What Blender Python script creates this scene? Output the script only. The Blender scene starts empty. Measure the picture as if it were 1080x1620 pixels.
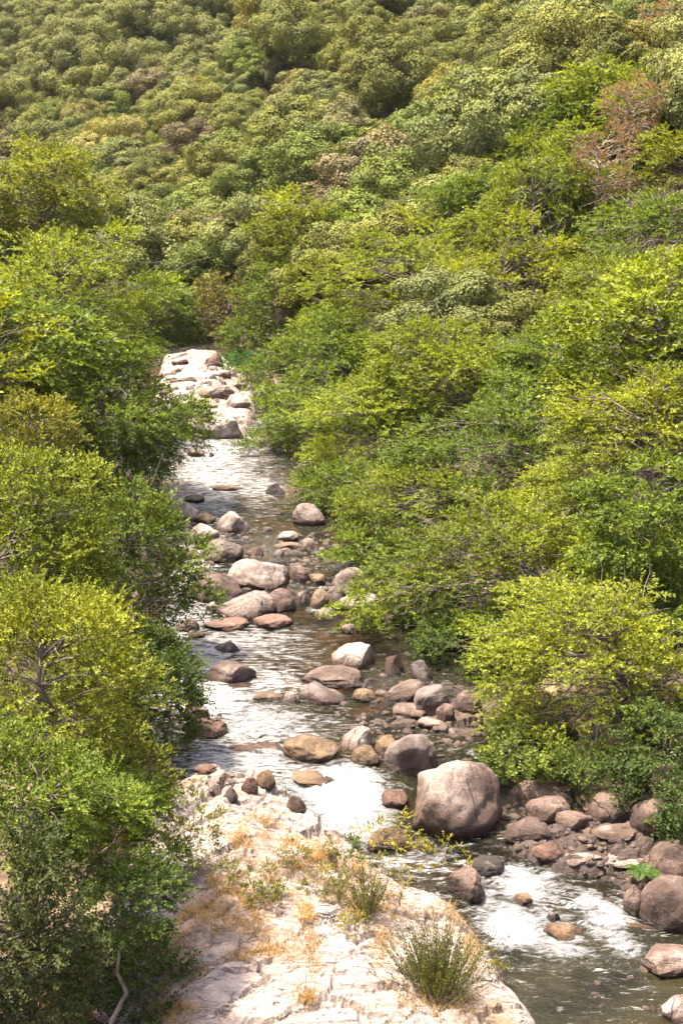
import bpy, bmesh, math
import numpy as np
from mathutils import Vector

# ------------------------------------------------------------------ camera, world, sun, exposure
SC = bpy.context.scene
COL = SC.collection
F_PX, W_PX, H_PX = 2225.0, 1080.0, 1620.0
CAM = np.array([0.0, 0.0, 14.0]); PITCH = math.radians(11.8)
cam = bpy.data.cameras.new('camera'); camo = bpy.data.objects.new('camera', cam); COL.objects.link(camo)
cam.sensor_fit = 'VERTICAL'; cam.sensor_height = 36; cam.lens = 36*F_PX/H_PX
cam.clip_start = .1; cam.clip_end = 3000
camo.location = CAM; camo.rotation_euler = (math.pi/2-PITCH, 0, 0)
SC.camera = camo

SUN_EL, SUN_AZ = math.radians(72), math.radians(-88)      # azimuth clockwise from +Y; the sun stands to the left
wd = bpy.data.worlds.new('World'); SC.world = wd; wd.use_nodes = True
nt = wd.node_tree; nt.nodes.clear()
sky = nt.nodes.new('ShaderNodeTexSky'); sky.sky_type = 'NISHITA'; sky.sun_disc = False
sky.sun_elevation = SUN_EL; sky.sun_rotation = SUN_AZ % (2*math.pi)
sky.dust_density = 6.0; sky.air_density = .7; sky.ozone_density = 1.0
bg = nt.nodes.new('ShaderNodeBackground'); bg.inputs['Strength'].default_value = .15
wo = nt.nodes.new('ShaderNodeOutputWorld')
nt.links.new(sky.outputs[0], bg.inputs[0]); nt.links.new(bg.outputs[0], wo.inputs[0])

sl = bpy.data.lights.new('sun', 'SUN'); sl.energy = 4.2; sl.angle = math.radians(3.0); sl.color = (1, .90, .74)
so = bpy.data.objects.new('sun', sl); COL.objects.link(so)
sdir = Vector((math.sin(SUN_AZ)*math.cos(SUN_EL), math.cos(SUN_AZ)*math.cos(SUN_EL), math.sin(SUN_EL)))
so.rotation_euler = sdir.to_track_quat('Z', 'Y').to_euler(); so.location = (-30, 0, 60)

vs = SC.view_settings
vs.view_transform = 'Standard'; vs.look = 'None'; vs.gamma = 1; vs.use_curve_mapping = False; vs.exposure = 2.08
SC.render.engine = 'CYCLES'
SC.cycles.use_denoising = True
SC.cycles.max_bounces = 6; SC.cycles.diffuse_bounces = 3; SC.cycles.glossy_bounces = 2
SC.cycles.transmission_bounces = 4; SC.cycles.transparent_max_bounces = 8
SC.cycles.sample_clamp_indirect = 4

RNG = np.random.default_rng(7)

# ------------------------------------------------------------------ helpers: noise, rays
def _h(ix, iy, iz, seed):
    n = (ix.astype(np.int64)*374761393 + iy.astype(np.int64)*668265263 + iz.astype(np.int64)*2147483647 + seed*1274126177) & 0xffffffff
    n = ((n ^ (n >> 13))*1274126177) & 0xffffffff
    n = ((n ^ (n >> 16))*2246822519) & 0xffffffff
    return ((n ^ (n >> 15)) & 0xffffff)/float(0xffffff)*2-1
def vnoise(p, seed=0):
    p = np.asarray(p, float); i = np.floor(p).astype(np.int64); f = p-i; f = f*f*f*(f*(f*6-15)+10)
    x, y, z = i[:, 0], i[:, 1], i[:, 2]; fx, fy, fz = f[:, 0], f[:, 1], f[:, 2]
    def lx(yy, zz): a = _h(x, yy, zz, seed); b = _h(x+1, yy, zz, seed); return a+(b-a)*fx
    a = lx(y, z); b = lx(y+1, z); c = lx(y, z+1); d = lx(y+1, z+1)
    e = a+(b-a)*fy; g = c+(d-c)*fy
    return e+(g-e)*fz
def fbm(p, oct=4, seed=0, gain=.5):
    p = np.asarray(p, float); s = 0; a = 1; t = 0
    for k in range(oct):
        s = s + a*vnoise(p*2**k+17.3*k, seed+k); t += a; a *= gain
    return s/t
def n2(x, y, sc, oct=4, seed=0, sy=None):
    x = np.asarray(x, float).ravel(); y = np.asarray(y, float).ravel()
    return fbm(np.stack([x*sc, y*(sy if sy else sc), np.zeros_like(x)], 1), oct, seed)
def sstep(a, b, x):
    t = np.clip((np.asarray(x, float)-a)/(b-a), 0, 1); return t*t*(3-2*t)

def ray(px, py):
    u = (px-W_PX/2)/F_PX; v = (py-H_PX/2)/F_PX
    c, s = math.cos(PITCH), math.sin(PITCH)
    return np.array([u, c - v*s, -s - v*c])            # depth along the optical axis = 1
def project(P):
    d = np.asarray(P, float)-CAM
    c, s = math.cos(PITCH), math.sin(PITCH)
    dep = d[..., 1]*c - d[..., 2]*s; up = d[..., 1]*s + d[..., 2]*c
    return W_PX/2+F_PX*d[..., 0]/dep, H_PX/2-F_PX*up/dep, dep
def at(px, py, dist):
    return CAM + ray(px, py)*dist

# ------------------------------------------------------------------ the valley as functions
RIV = np.array([(14, -80), (9, -20), (6.2, 10), (5.4, 21), (4.4, 25.5), (1.6, 30), (.3, 34), (-.4, 40), (-1.2, 50), (-3.0, 60), (-5.2, 70),
                (-7.6, 84), (-10.2, 98), (-13, 110), (-20, 124), (-34, 145), (-60, 176), (-105, 215), (-190, 290), (-330, 400), (-560, 560)], float)
def rx_of(y):
    return np.interp(y, RIV[:14, 1], RIV[:14, 0])
def zw(x, y):
    """height of the water; downstream lies towards the lower right"""
    t = np.asarray(y, float)-.5*np.clip(np.asarray(x, float), -2.5, 8)
    return np.interp(t, [-100, 23.2, 25.2, 26.5, 28.2, 29.2, 30.4, 35.6, 37, 47, 48, 52.5, 54, 80, 90, 110, 150, 300],
                        [-2, 0, .32, .52, .70, .86, 1.30, 1.36, 1.48, 1.54, 1.62, 1.86, 1.92, 2.1, 2.9, 4.2, 5.5, 10])
def halfw(y):
    return np.interp(y, [10, 24, 28, 32, 36, 45, 60, 80, 100, 120], [3.0, 2.7, 2.8, 4.4, 5.2, 5.6, 5.2, 4.6, 4.4, 4.5])
def sdist(x, y):
    """signed distance from the river's middle, right bank positive"""
    x = np.asarray(x, float).ravel(); y = np.asarray(y, float).ravel()
    best = np.full(x.shape, 1e9); sg = np.zeros(x.shape)
    for a, b in zip(RIV[:-1], RIV[1:]):
        d = b-a; L = d@d
        t = np.clip(((x-a[0])*d[0]+(y-a[1])*d[1])/L, 0, 1)
        ex = x-(a[0]+t*d[0]); ey = y-(a[1]+t*d[1]); q = np.hypot(ex, ey)
        s = np.sign(ex*d[1]-ey*d[0]); m = q < best
        best = np.where(m, q, best); sg = np.where(m, s, sg)
    return best*sg
def terrain(x, y):
    shp = np.shape(x); x = np.asarray(x, float).ravel(); y = np.asarray(y, float).ravel()
    d = sdist(x, y); w = halfw(y); a = np.abs(d)-w
    base = zw(rx_of(np.minimum(y, 110)), y)
    base = np.where(y > 110, np.interp(y, [110, 150, 300, 600], [4.2, 5.5, 9, 16]), base)
    bed = base - .55*sstep(1.2, -.8, a)
    near = sstep(46, 30, y)
    bankr = (1-near)*(.8*sstep(-.5, 2.2, a)+.42*np.maximum(a-2.0, 0))+near*(.45*sstep(-.3, 2.2, a)+.42*np.maximum(a-4.6, 0))+.10*np.maximum(a-9, 0)
    bankl = (1-near)*(.9*sstep(-.4, 2, a)+.62*np.maximum(a-2.5, 0)) + near*(.15*sstep(-.2, 1.6, a)+.30*np.maximum(a-5.0, 0))
    z = bed + np.where(d > 0, bankr, bankl)
    far = sstep(4, 40, a)
    z = z + far*3.2*n2(x, y, .022, 3, 5) + sstep(1, 6, a)*.35*n2(x, y, .33, 3, 9)
    # a side gully behind the spur, running up from the bend
    gx, gy = x+34, y-176; ux, uy = .36, .933
    al = gx*ux+gy*uy; ac = gx*uy-gy*ux
    z = z - 7*np.exp(-(ac/13)**2)*sstep(0, 60, al)*(1-.5*sstep(150, 300, al))
    z = z + 6*np.exp(-((ac-26)/16)**2)*sstep(-10, 50, al)
    z = z + .16*n2(x, y, .8, 3, 21)*sstep(2, -1, a)
    z = np.where(z > 75, 75+40*np.tanh((z-75)/60), z)
    return z.reshape(shp)
TX0, TX1, TY0, TY1, TS = -40., 40., 12., 130., .2
_tx = np.arange(TX0, TX1+.01, TS); _ty = np.arange(TY0, TY1+.01, TS)
TAB = np.maximum(terrain(*np.meshgrid(_tx, _ty)), zw(*np.meshgrid(_tx, _ty)))
def ground(x, y):
    """height of the ground or the water, read from a table"""
    x = np.atleast_1d(np.asarray(x, float)); y = np.atleast_1d(np.asarray(y, float))
    u = np.clip((x-TX0)/TS, 0, len(_tx)-1.001); v = np.clip((y-TY0)/TS, 0, len(_ty)-1.001)
    j = u.astype(int); i = v.astype(int); u = u-j; v = v-i
    return (TAB[i, j]*(1-u)+TAB[i, j+1]*u)*(1-v)+(TAB[i+1, j]*(1-u)+TAB[i+1, j+1]*u)*v
def hit(px, py, fn=None, lo=15., hi=135.):
    """where the sight line through a point of the photograph meets the ground"""
    fn = fn or ground
    r = ray(px, py); t = np.geomspace(lo, hi, 900)
    P = CAM+r*t[:, None]
    g = fn(P[:, 0], P[:, 1]); k = np.nonzero(P[:, 2] <= g)[0]
    k = k[0] if len(k) else len(t)-1
    a, b = t[max(k-1, 0)], t[k]
    for _ in range(14):
        m = (a+b)/2; Q = CAM+r*m
        if Q[2] <= fn(Q[:1], Q[1:2])[0]: b = m
        else: a = m
    return CAM+r*b, b

# ------------------------------------------------------------------ helpers: meshes and objects
def mesh_np(name, V, F, mats=(), smooth=False, attrs=None, matidx=None):
    V = np.asarray(V, np.float32); F = np.asarray(F, np.int32); k = F.shape[1]
    me = bpy.data.meshes.new(name)
    me.vertices.add(len(V)); me.vertices.foreach_set('co', V.ravel())
    me.loops.add(F.size); me.loops.foreach_set('vertex_index', F.ravel())
    me.polygons.add(len(F)); me.polygons.foreach_set('loop_start', np.arange(0, F.size, k, dtype=np.int32))
    me.polygons.foreach_set('use_smooth', np.full(len(F), bool(smooth)))
    for m in mats: me.materials.append(m)
    if matidx is not None: me.polygons.foreach_set('material_index', np.asarray(matidx, np.int32))
    me.update(calc_edges=True)
    for an, av in (attrs or {}).items():
        at_ = me.attributes.new(an, 'FLOAT', 'POINT'); at_.data.foreach_set('value', np.asarray(av, np.float32).ravel())
    return me
def add(name, me, parent=None, loc=None, **props):
    o = bpy.data.objects.new(name, me); COL.objects.link(o)
    if parent is not None: o.parent = parent
    if loc is not None: o.location = loc
    for k, v in props.items(): o[k] = v
    return o
def empty(name, loc, label, cat, group=None):
    o = bpy.data.objects.new(name, None); COL.objects.link(o); o.location = loc
    o.empty_display_size = .3; o['label'] = label; o['category'] = cat
    if group: o['group'] = group
    return o
def grid_faces(ny, nx):
    i = np.arange((ny-1)*(nx-1)); r, c = i//(nx-1), i % (nx-1); a = r*nx+c
    return np.stack([a, a+1, a+nx+1, a+nx], 1)

# ------------------------------------------------------------------ materials
class NT:
    def __init__(self, name):
        self.m = bpy.data.materials.new(name); self.m.use_nodes = True
        self.t = self.m.node_tree; self.t.nodes.clear()
    def n(self, typ, ins=None, **kw):
        nd = self.t.nodes.new('ShaderNode'+typ)
        for k, v in kw.items(): setattr(nd, k, v)
        for k, v in (ins or {}).items():
            s = nd.inputs[k]
            if isinstance(v, bpy.types.NodeSocket): self.t.links.new(v, s)
            elif isinstance(v, bpy.types.Node): self.t.links.new(v.outputs[0], s)
            else: s.default_value = v
        return nd
    def ramp(self, fac, stops, interp='LINEAR'):
        nd = self.t.nodes.new('ShaderNodeValToRGB'); e = nd.color_ramp.elements; nd.color_ramp.interpolation = interp
        while len(e) < len(stops): e.new(.5)
        for q, (p, c) in zip(e, stops):
            q.position = p; q.color = (c[0], c[1], c[2], 1) if not isinstance(c, (int, float)) else (c, c, c, 1)
        self.t.links.new(fac.outputs[0] if isinstance(fac, bpy.types.Node) else fac, nd.inputs[0]); return nd
    def mix(self, fac, a, b, blend='MIX'):
        nd = self.t.nodes.new('ShaderNodeMix'); nd.data_type = 'RGBA'; nd.blend_type = blend
        for i, v in ((0, fac), (6, a), (7, b)):
            s = nd.inputs[i]
            if isinstance(v, bpy.types.Node): v = v.outputs[2] if v.bl_idname == 'ShaderNodeMix' else v.outputs[0]
            if isinstance(v, bpy.types.NodeSocket): self.t.links.new(v, s)
            else: s.default_value = v if isinstance(v, (int, float)) else (*v[:3], 1)
        return nd.outputs[2]
    def noise(self, co, scale, detail=4, rough=.55, dist=0):
        return self.n('TexNoise', {'Vector': co, 'Scale': scale, 'Detail': detail, 'Roughness': rough, 'Distortion': dist}).outputs[0]
    def math(self, op, a, b=0.0, c=0.0, clamp=False):
        nd = self.n('Math', operation=op, use_clamp=clamp)
        for i, v in enumerate((a, b, c)):
            if isinstance(v, bpy.types.NodeSocket): self.t.links.new(v, nd.inputs[i])
            else: nd.inputs[i].default_value = v
        return nd.outputs[0]
    def attr(self, name): return self.n('Attribute', attribute_name=name).outputs['Fac']
    def out(self, sh, vol=None):
        o = self.n('OutputMaterial'); self.t.links.new(sh.outputs[0], o.inputs[0]); return self.m

def leaf_material(name, trans=.34, rough=.5, spec=.35, yellow=(1.25, 1.12, .55), vmin=.62, vmax=1.45):
    T = NT(name)
    oi = T.n('ObjectInfo'); g = T.n('NewGeometry'); var = T.attr('var')
    rnd = g.outputs['Random Per Island']
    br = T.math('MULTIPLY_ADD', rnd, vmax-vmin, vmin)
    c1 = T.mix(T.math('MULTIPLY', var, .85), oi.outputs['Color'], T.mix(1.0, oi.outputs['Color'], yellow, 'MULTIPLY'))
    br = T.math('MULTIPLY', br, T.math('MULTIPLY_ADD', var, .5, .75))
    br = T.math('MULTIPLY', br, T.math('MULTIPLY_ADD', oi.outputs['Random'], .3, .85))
    cb = T.n('CombineColor', {0: br, 1: br, 2: br})
    c2 = T.mix(1.0, c1, cb.outputs[0], 'MULTIPLY')
    p = T.n('BsdfPrincipled', {'Base Color': c2, 'Roughness': rough, 'Specular IOR Level': spec})
    tr = T.n('BsdfTranslucent', {'Color': T.mix(1.0, c2, (1.35, 1.25, .6), 'MULTIPLY')})
    return T.out(T.n('MixShader', {0: trans, 1: p.outputs[0], 2: tr.outputs[0]}))
M_LEAF = leaf_material('leaf_broad', trans=.40, rough=.5, spec=.18, vmin=.6, vmax=1.5)
M_FAR = leaf_material('leaf_far_oak', trans=.12, rough=.7, spec=.1, yellow=(1.22, 1.14, .75), vmin=.85, vmax=1.2)
M_OAK = leaf_material('leaf_oak', trans=.3, rough=.5, spec=.15, yellow=(1.35, 1.15, .7))

def bark_material(name, c0, c1, sc=9):
    T = NT(name); g = T.n('TexCoord'); co = g.outputs['Object']
    mp = T.n('Mapping', {'Vector': co, 'Scale': (sc, sc, sc*.3)})
    f = T.noise(mp.outputs[0], 1.0, 5, .65)
    r = T.ramp(f, [(.3, c0), (.7, c1)])
    b = T.n('Bump', {'Height': f, 'Strength': .6, 'Distance': .03})
    return T.out(T.n('BsdfPrincipled', {'Base Color': r.outputs[0], 'Roughness': .9, 'Normal': b.outputs[0]}))
M_BARK = bark_material('bark', (.05, .038, .03), (.20, .16, .13))
M_DEADWOOD = bark_material('dead_wood', (.16, .12, .09), (.42, .33, .26))

def rock_material(name):
    T = NT(name); oi = T.n('ObjectInfo'); co = T.n('NewGeometry').outputs['Position']
    big = T.noise(co, .9, 5, .6, .4); mid = T.noise(co, 5, 6, .7); fine = T.noise(co, 42, 3, .7)
    vor = T.n('TexVoronoi', {'Vector': co, 'Scale': 60.0}, feature='F1').outputs['Distance']
    rpi = T.math('MULTIPLY_ADD', T.n('NewGeometry').outputs['Random Per Island'], .45, .75)
    base = T.mix(1.0, oi.outputs['Color'], T.n('CombineColor', {0: rpi, 1: rpi, 2: rpi}).outputs[0], 'MULTIPLY')
    dark = T.mix(1.0, base, (.42, .33, .28), 'MULTIPLY'); lite = T.mix(1.0, base, (1.25, 1.23, 1.21), 'MULTIPLY')
    c = T.mix(T.ramp(big, [(.38, 0), (.56, 1)]), dark, lite)
    c = T.mix(T.ramp(mid, [(.30, .55), (.5, 0)]), c, T.mix(1.0, base, (.62, .42, .28), 'MULTIPLY'))
    c = T.mix(T.ramp(fine, [(.36, .75), (.5, 0)]), c, (.035, .028, .024))
    lich = T.math('MULTIPLY', T.ramp(T.noise(co, 2.3, 6, .75), [(.57, 0), (.63, .6)]).outputs[0], T.ramp(fine, [(.4, 0), (.55, 1)]).outputs[0])
    c = T.mix(lich, c, (.30, .27, .245))
    sm = T.n('Mapping', {'Vector': co, 'Scale': (3.2, 3.2, .55)}); stk = T.noise(sm.outputs[0], 1.3, 6, .7, .5)
    c = T.mix(T.ramp(stk, [(.36, .8), (.47, 0)]), c, T.mix(1.0, base, (.34, .26, .21), 'MULTIPLY'))
    c = T.mix(T.math('MULTIPLY', T.attr('stain_shade'), .88), c, T.mix(1.0, c, (.36, .25, .18), 'MULTIPLY'))
    wet = T.attr('wet')
    c = T.mix(T.math('MULTIPLY', wet, .86), c, T.mix(1.0, c, (.32, .22, .13), 'MULTIPLY'))
    crk = T.n('TexVoronoi', {'Vector': T.mix(.25, co, T.n('TexNoise', {'Vector': co, 'Scale': 1.7, 'Detail': 4.0}).outputs[1]), 'Scale': 1.1}, feature='DISTANCE_TO_EDGE').outputs['Distance']
    crm = T.math('MULTIPLY', T.ramp(crk, [(.0, 1), (.016, 0)]).outputs[0], T.ramp(T.noise(co, .8, 2, .5), [(.52, 0), (.60, 1)]).outputs[0])
    c = T.mix(T.math('MULTIPLY', crm, .7), c, (.03, .022, .018))
    h = T.math('SUBTRACT', T.math('ADD', T.math('MULTIPLY', mid, .8), T.math('ADD', T.math('MULTIPLY', fine, .3), T.math('MULTIPLY', vor, .15))), T.math('MULTIPLY', crm, .5))
    b = T.n('Bump', {'Height': h, 'Strength': .9, 'Distance': .11})
    rg = T.math('MULTIPLY_ADD', wet, -.42, .66)
    return T.out(T.n('BsdfPrincipled', {'Base Color': c, 'Roughness': rg, 'Normal': b.outputs[0], 'Specular IOR Level': .4}))
M_ROCK = rock_material('granite')

def bedrock_material():
    T = NT('bedrock_granite'); co = T.n('NewGeometry').outputs['Position']
    big = T.noise(co, .7, 5, .6, .5); mid = T.noise(co, 4, 6, .7, .3); fine = T.noise(co, 36, 4, .75)
    mp = T.n('Mapping', {'Vector': co, 'Rotation': (0, 0, .35), 'Scale': (1.6, 7, 5)})
    stk = T.noise(mp.outputs[0], 1.6, 6, .75, .6)
    oi = T.n('ObjectInfo')
    c = T.mix(1.0, T.ramp(big, [(.3, (.60, .46, .38)), (.5, (.88, .77, .69)), (.68, (1.06, .98, .92))]).outputs[0], oi.outputs['Color'], 'MULTIPLY')
    c = T.mix(T.ramp(mid, [(.32, .6), (.46, 0)]), c, T.mix(1.0, oi.outputs['Color'], (.55, .40, .32), 'MULTIPLY'))
    c = T.mix(T.ramp(stk, [(.415, .92), (.465, 0)]), c, (.085, .065, .06))
    c = T.mix(T.ramp(fine, [(.34, .7), (.44, 0)]), c, (.10, .08, .07))
    wv = T.mix(.34, co, T.n('TexNoise', {'Vector': co, 'Scale': 1.6, 'Detail': 5.0}).outputs[1])
    ck = T.n('TexVoronoi', {'Vector': T.n('Mapping', {'Vector': wv, 'Rotation': (0, 0, .4), 'Scale': (.5, 2.6, 1.2)}).outputs[0], 'Scale': 1.35}, feature='DISTANCE_TO_EDGE').outputs['Distance']
    ckm = T.math('MULTIPLY', T.ramp(ck, [(.0, 1), (.03, 0)]).outputs[0], T.ramp(T.noise(co, 1.5, 4, .6), [(.50, 0), (.60, 1)]).outputs[0])
    c = T.mix(T.math('MULTIPLY', ckm, .7), c, (.045, .034, .03))
    gr = T.ramp(T.noise(co, 1.8, 7, .75, .4), [(.46, 0), (.60, .55)])
    c = T.mix(gr, c, T.mix(1.0, oi.outputs['Color'], (.55, .53, .54), 'MULTIPLY'))
    soil = T.attr('soil')
    c = T.mix(T.math('MULTIPLY', soil, .9), c, T.ramp(T.noise(co, 18, 4, .7), [(.3, (.13, .085, .05)), (.7, (.34, .235, .13))]).outputs[0])
    wet = T.attr('wet'); c = T.mix(T.math('MULTIPLY', wet, .85), c, T.mix(1.0, c, (.3, .2, .12), 'MULTIPLY'))
    h = T.math('ADD', T.math('MULTIPLY', mid, .6), T.math('ADD', T.math('MULTIPLY', fine, .3), T.math('SUBTRACT', T.math('MULTIPLY', stk, .8), ckm)))
    b = T.n('Bump', {'Height': h, 'Strength': .9, 'Distance': .10})
    return T.out(T.n('BsdfPrincipled', {'Base Color': c, 'Roughness': T.math('MULTIPLY_ADD', wet, -.5, .85), 'Normal': b.outputs[0]}))
M_BED = bedrock_material()

def soil_material():
    T = NT('forest_floor'); co = T.n('NewGeometry').outputs['Position']
    a = T.noise(co, 1.2, 6, .7); f = T.noise(co, 14, 5, .75)
    under = T.attr('under')
    c = T.ramp(f, [(.3, (.016, .010, .006)), (.5, (.042, .022, .012)), (.7, (.085, .045, .022))]).outputs[0]
    c = T.mix(T.ramp(a, [(.45, 0), (.6, .5)]), c, (.06, .06, .02))
    v = T.n('TexVoronoi', {'Vector': T.mix(.12, co, T.n('TexNoise', {'Vector': co, 'Scale': 3.0}).outputs[1]), 'Scale': 2.6}, feature='F1')
    st = T.ramp(v.outputs['Distance'], [(.15, (.30, .20, .11)), (.42, (.17, .10, .05)), (.6, (.05, .03, .018))]).outputs[0]
    st = T.mix(T.math('MULTIPLY', v.outputs['Color'], .5), st, (.42, .30, .18))
    c = T.mix(under, c, st)
    b = T.n('Bump', {'Height': f, 'Strength': .7, 'Distance': .08})
    return T.out(T.n('BsdfPrincipled', {'Base Color': c, 'Roughness': .95, 'Normal': b.outputs[0]}))
M_SOIL = soil_material()

def water_material():
    T = NT('river_water'); co = T.n('NewGeometry').outputs['Position']
    mp = T.n('Mapping', {'Vector': co, 'Rotation': (0, 0, -.15), 'Scale': (1.0, 1.9, 1.0)})
    w1 = T.noise(mp.outputs[0], 2.6, 3, .6, .7); w2 = T.noise(mp.outputs[0], 9, 3, .65, .4)
    h = T.math('ADD', w1, T.math('MULTIPLY', w2, .4))
    chop = T.attr('chop')
    b = T.n('Bump', {'Height': h, 'Strength': T.math('MULTIPLY_ADD', chop, .8, .2, True), 'Distance': .6})
    fr = T.n('Fresnel', {'IOR': 1.26, 'Normal': b.outputs[0]})
    dn = T.noise(co, .55, 3, .5)
    body = T.n('BsdfDiffuse', {'Color': T.ramp(dn, [(.3, (.006, .006, .003)), (.7, (.022, .020, .008))]).outputs[0]})
    clear = T.n('BsdfTransparent', {'Color': (.66, .54, .38, 1)})
    under = T.n('MixShader', {0: T.attr('deep'), 1: clear.outputs[0], 2: body.outputs[0]})
    gl = T.n('BsdfGlossy', {'Color': (1, 1, 1, 1), 'Roughness': .07, 'Normal': b.outputs[0]})
    wat = T.n('MixShader', {0: T.math('MULTIPLY_ADD', fr.outputs[0], 1.0, .0, True), 1: under.outputs[0], 2: gl.outputs[0]})
    foam = T.attr('foam')
    fm = T.n('Mapping', {'Vector': co, 'Rotation': (0, 0, .8), 'Scale': (1.0, 3.6, 1.5)})
    f1 = T.noise(fm.outputs[0], 1.5, 9, .68, 1.1); f2 = T.noise(fm.outputs[0], 5, 6, .75, 1.6)
    fn = T.math('ADD', T.math('MULTIPLY', f1, .6), T.math('MULTIPLY', f2, .4))
    ff = T.math('ADD', T.math('MULTIPLY', foam, 1.2), T.math('MULTIPLY_ADD', fn, 4.6, -2.75))
    fac = T.ramp(ff, [(.22, 0), (.5, .45), (.95, 1)]).outputs[0]
    fb = T.n('Bump', {'Height': fn, 'Strength': 1.0, 'Distance': .8})
    fo = T.n('BsdfPrincipled', {'Base Color': (.64, .635, .63, 1), 'Roughness': .45, 'Normal': fb.outputs[0]})
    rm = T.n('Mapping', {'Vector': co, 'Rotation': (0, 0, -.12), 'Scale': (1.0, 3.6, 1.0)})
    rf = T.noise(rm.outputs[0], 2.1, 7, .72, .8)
    rr = T.math('ADD', T.math('MULTIPLY', T.attr('riffle_glare'), 1.0), T.math('MULTIPLY_ADD', rf, 4.2, -2.5))
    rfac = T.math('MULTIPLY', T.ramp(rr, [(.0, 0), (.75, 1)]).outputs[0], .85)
    ri = T.n('BsdfPrincipled', {'Base Color': (.54, .52, .51, 1), 'Roughness': .3, 'Normal': b.outputs[0]})  # pale diffuse streaks: sky glare on rippled water painted as colour
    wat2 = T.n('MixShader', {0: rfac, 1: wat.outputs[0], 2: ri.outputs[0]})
    return T.out(T.n('MixShader', {0: fac, 1: wat2.outputs[0], 2: fo.outputs[0]}))
M_WATER = water_material()

# ------------------------------------------------------------------ terrain
def spaced(segs):
    out = []
    for a, b, n in segs: out.append(np.linspace(a, b, n, endpoint=False))
    return np.concatenate(out+[[segs[-1][1]]])
xs = spaced([(-700, -260, 18), (-260, -90, 40), (-90, -24, 44), (-24, 24, 110), (24, 90, 44), (90, 260, 40), (260, 700, 18)])
ys = spaced([(-90, 8, 20), (8, 60, 130), (60, 130, 100), (130, 330, 80), (330, 560, 24), (560, 900, 12)])
X, Y = np.meshgrid(xs, ys); Z = terrain(X, Y)
under = sstep(.35, -.1, Z-zw(X, Y))*sstep(12, 6, np.abs(sdist(X, Y)).reshape(X.shape))
add('ground', mesh_np('ground', np.stack([X.ravel(), Y.ravel(), Z.ravel()], 1), grid_faces(len(ys), len(xs)), [M_SOIL], True, {'under': under}), kind='structure')

# ------------------------------------------------------------------ water
FOAM = [  # px, py, half-width px, half-height px, amount; weak pool entries paint sky glare
    (548, 1258, 66, 40, 1.75), (500, 1248, 60, 18, 1.3), (575, 1296, 46, 30, 1.5), (430, 1243, 30, 14, .9), (610, 1345, 40, 12, .75), (690, 1352, 60, 10, .8),
    (830, 1395, 60, 26, 1.15), (810, 1468, 60, 32, 1.35), (880, 1498, 70, 22, 1.0), (960, 1452, 46, 30, 1.15), (985, 1500, 40, 26, .95), (930, 1430, 50, 20, 1.0), (860, 1450, 90, 40, .7), (760, 1415, 30, 30, .9),
    (420, 1135, 75, 26, .95), (345, 1150, 40, 14, .6), (370, 1190, 70, 12, .6), (470, 1190, 50, 12, .5), (330, 1055, 60, 40, .40), (330, 1100, 60, 14, .5), (300, 980, 30, 40, .35),
    (505, 965, 25, 6, .9), (360, 1190, 80, 40, .35), (540, 1230, 30, 10, .8), (345, 740, 60, 40, .42), (330, 800, 60, 12, .35), (350, 700, 40, 8, .5), (320, 655, 25, 8, .6),
    (510, 872, 22, 6, .6), (480, 900, 20, 5, .4), (745, 1190, 16, 8, .7), (600, 1100, 14, 6, .5), (590, 1290, 20, 30, .8)]
RIFFLE_GLARE = [(345, 735, 75, 60, .9), (340, 700, 60, 20, .85), (330, 790, 60, 30, .85), (320, 1050, 70, 60, .95), (380, 1020, 80, 30, .8), (430, 1010, 60, 20, .6), (330, 1110, 70, 30, 1.0), (400, 1160, 110, 40, .9), (300, 970, 40, 50, .9),  # patches whitened to paint sky glare on pools and broken water
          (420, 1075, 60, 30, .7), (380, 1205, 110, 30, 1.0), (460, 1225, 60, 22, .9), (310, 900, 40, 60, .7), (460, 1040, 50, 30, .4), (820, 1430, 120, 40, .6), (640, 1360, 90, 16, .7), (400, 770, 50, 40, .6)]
yv = [20.0]
while yv[-1] < 118: yv.append(yv[-1]+max(.05, .0028*yv[-1]))
yv = np.array([4, 8, 12, 15, 17, 18.5, 19.4]+yv); uu = np.linspace(-8.5, 9, 260)
Yw = np.repeat(yv[:, None], len(uu), 1); Xw = rx_of(Yw)+uu[None, :]
Zw = zw(Xw, Yw)
foam = np.zeros_like(Zw)
pxs, pys, _ = project(np.stack([Xw, Yw, Zw], -1))
for fx, fy, fw, fh, am in FOAM:
    c, dist = hit(fx, fy, zw); sx = fw*dist/F_PX; sy = fh*dist/F_PX/abs(ray(fx, fy)[2])
    q = ((Xw-c[0])/sx)**2+((Yw-c[1])/sy)**2
    foam = np.maximum(foam, am*np.exp(-q*.8))
riffle_glare = np.zeros_like(Zw)
for fx, fy, fw, fh, am in RIFFLE_GLARE:
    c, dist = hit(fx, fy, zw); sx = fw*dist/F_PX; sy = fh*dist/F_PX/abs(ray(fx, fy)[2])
    riffle_glare = np.maximum(riffle_glare, am*np.exp(-(((Xw-c[0])/sx)**2+((Yw-c[1])/sy)**2)*.7))
chop = np.clip(.55+.5*n2(Xw, Yw, .25, 2, 3).reshape(Xw.shape)+foam*.8, 0, 1)
fl = np.clip(foam, 0, 1)
calm = sstep(24.6, 23.0, Yw-.5*np.clip(Xw, -2.5, 8)); chop = chop*(1-.8*calm*(1-fl))
fa, fc = .717*Xw-.697*Yw, .697*Xw+.717*Yw                 # along and across the current
ridge = 1-2*np.abs(n2(fa, fc, .9, 4, 31, 2.6)).reshape(Xw.shape)
Zw = Zw + fl*(.15*(ridge-.55)+.05*n2(fa, fc, 3.0, 3, 33, 6.).reshape(Xw.shape)+.02) + .025*n2(Xw, Yw, 1.8, 3, 41, 3.2).reshape(Xw.shape)*(1+Yw/60)
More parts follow.
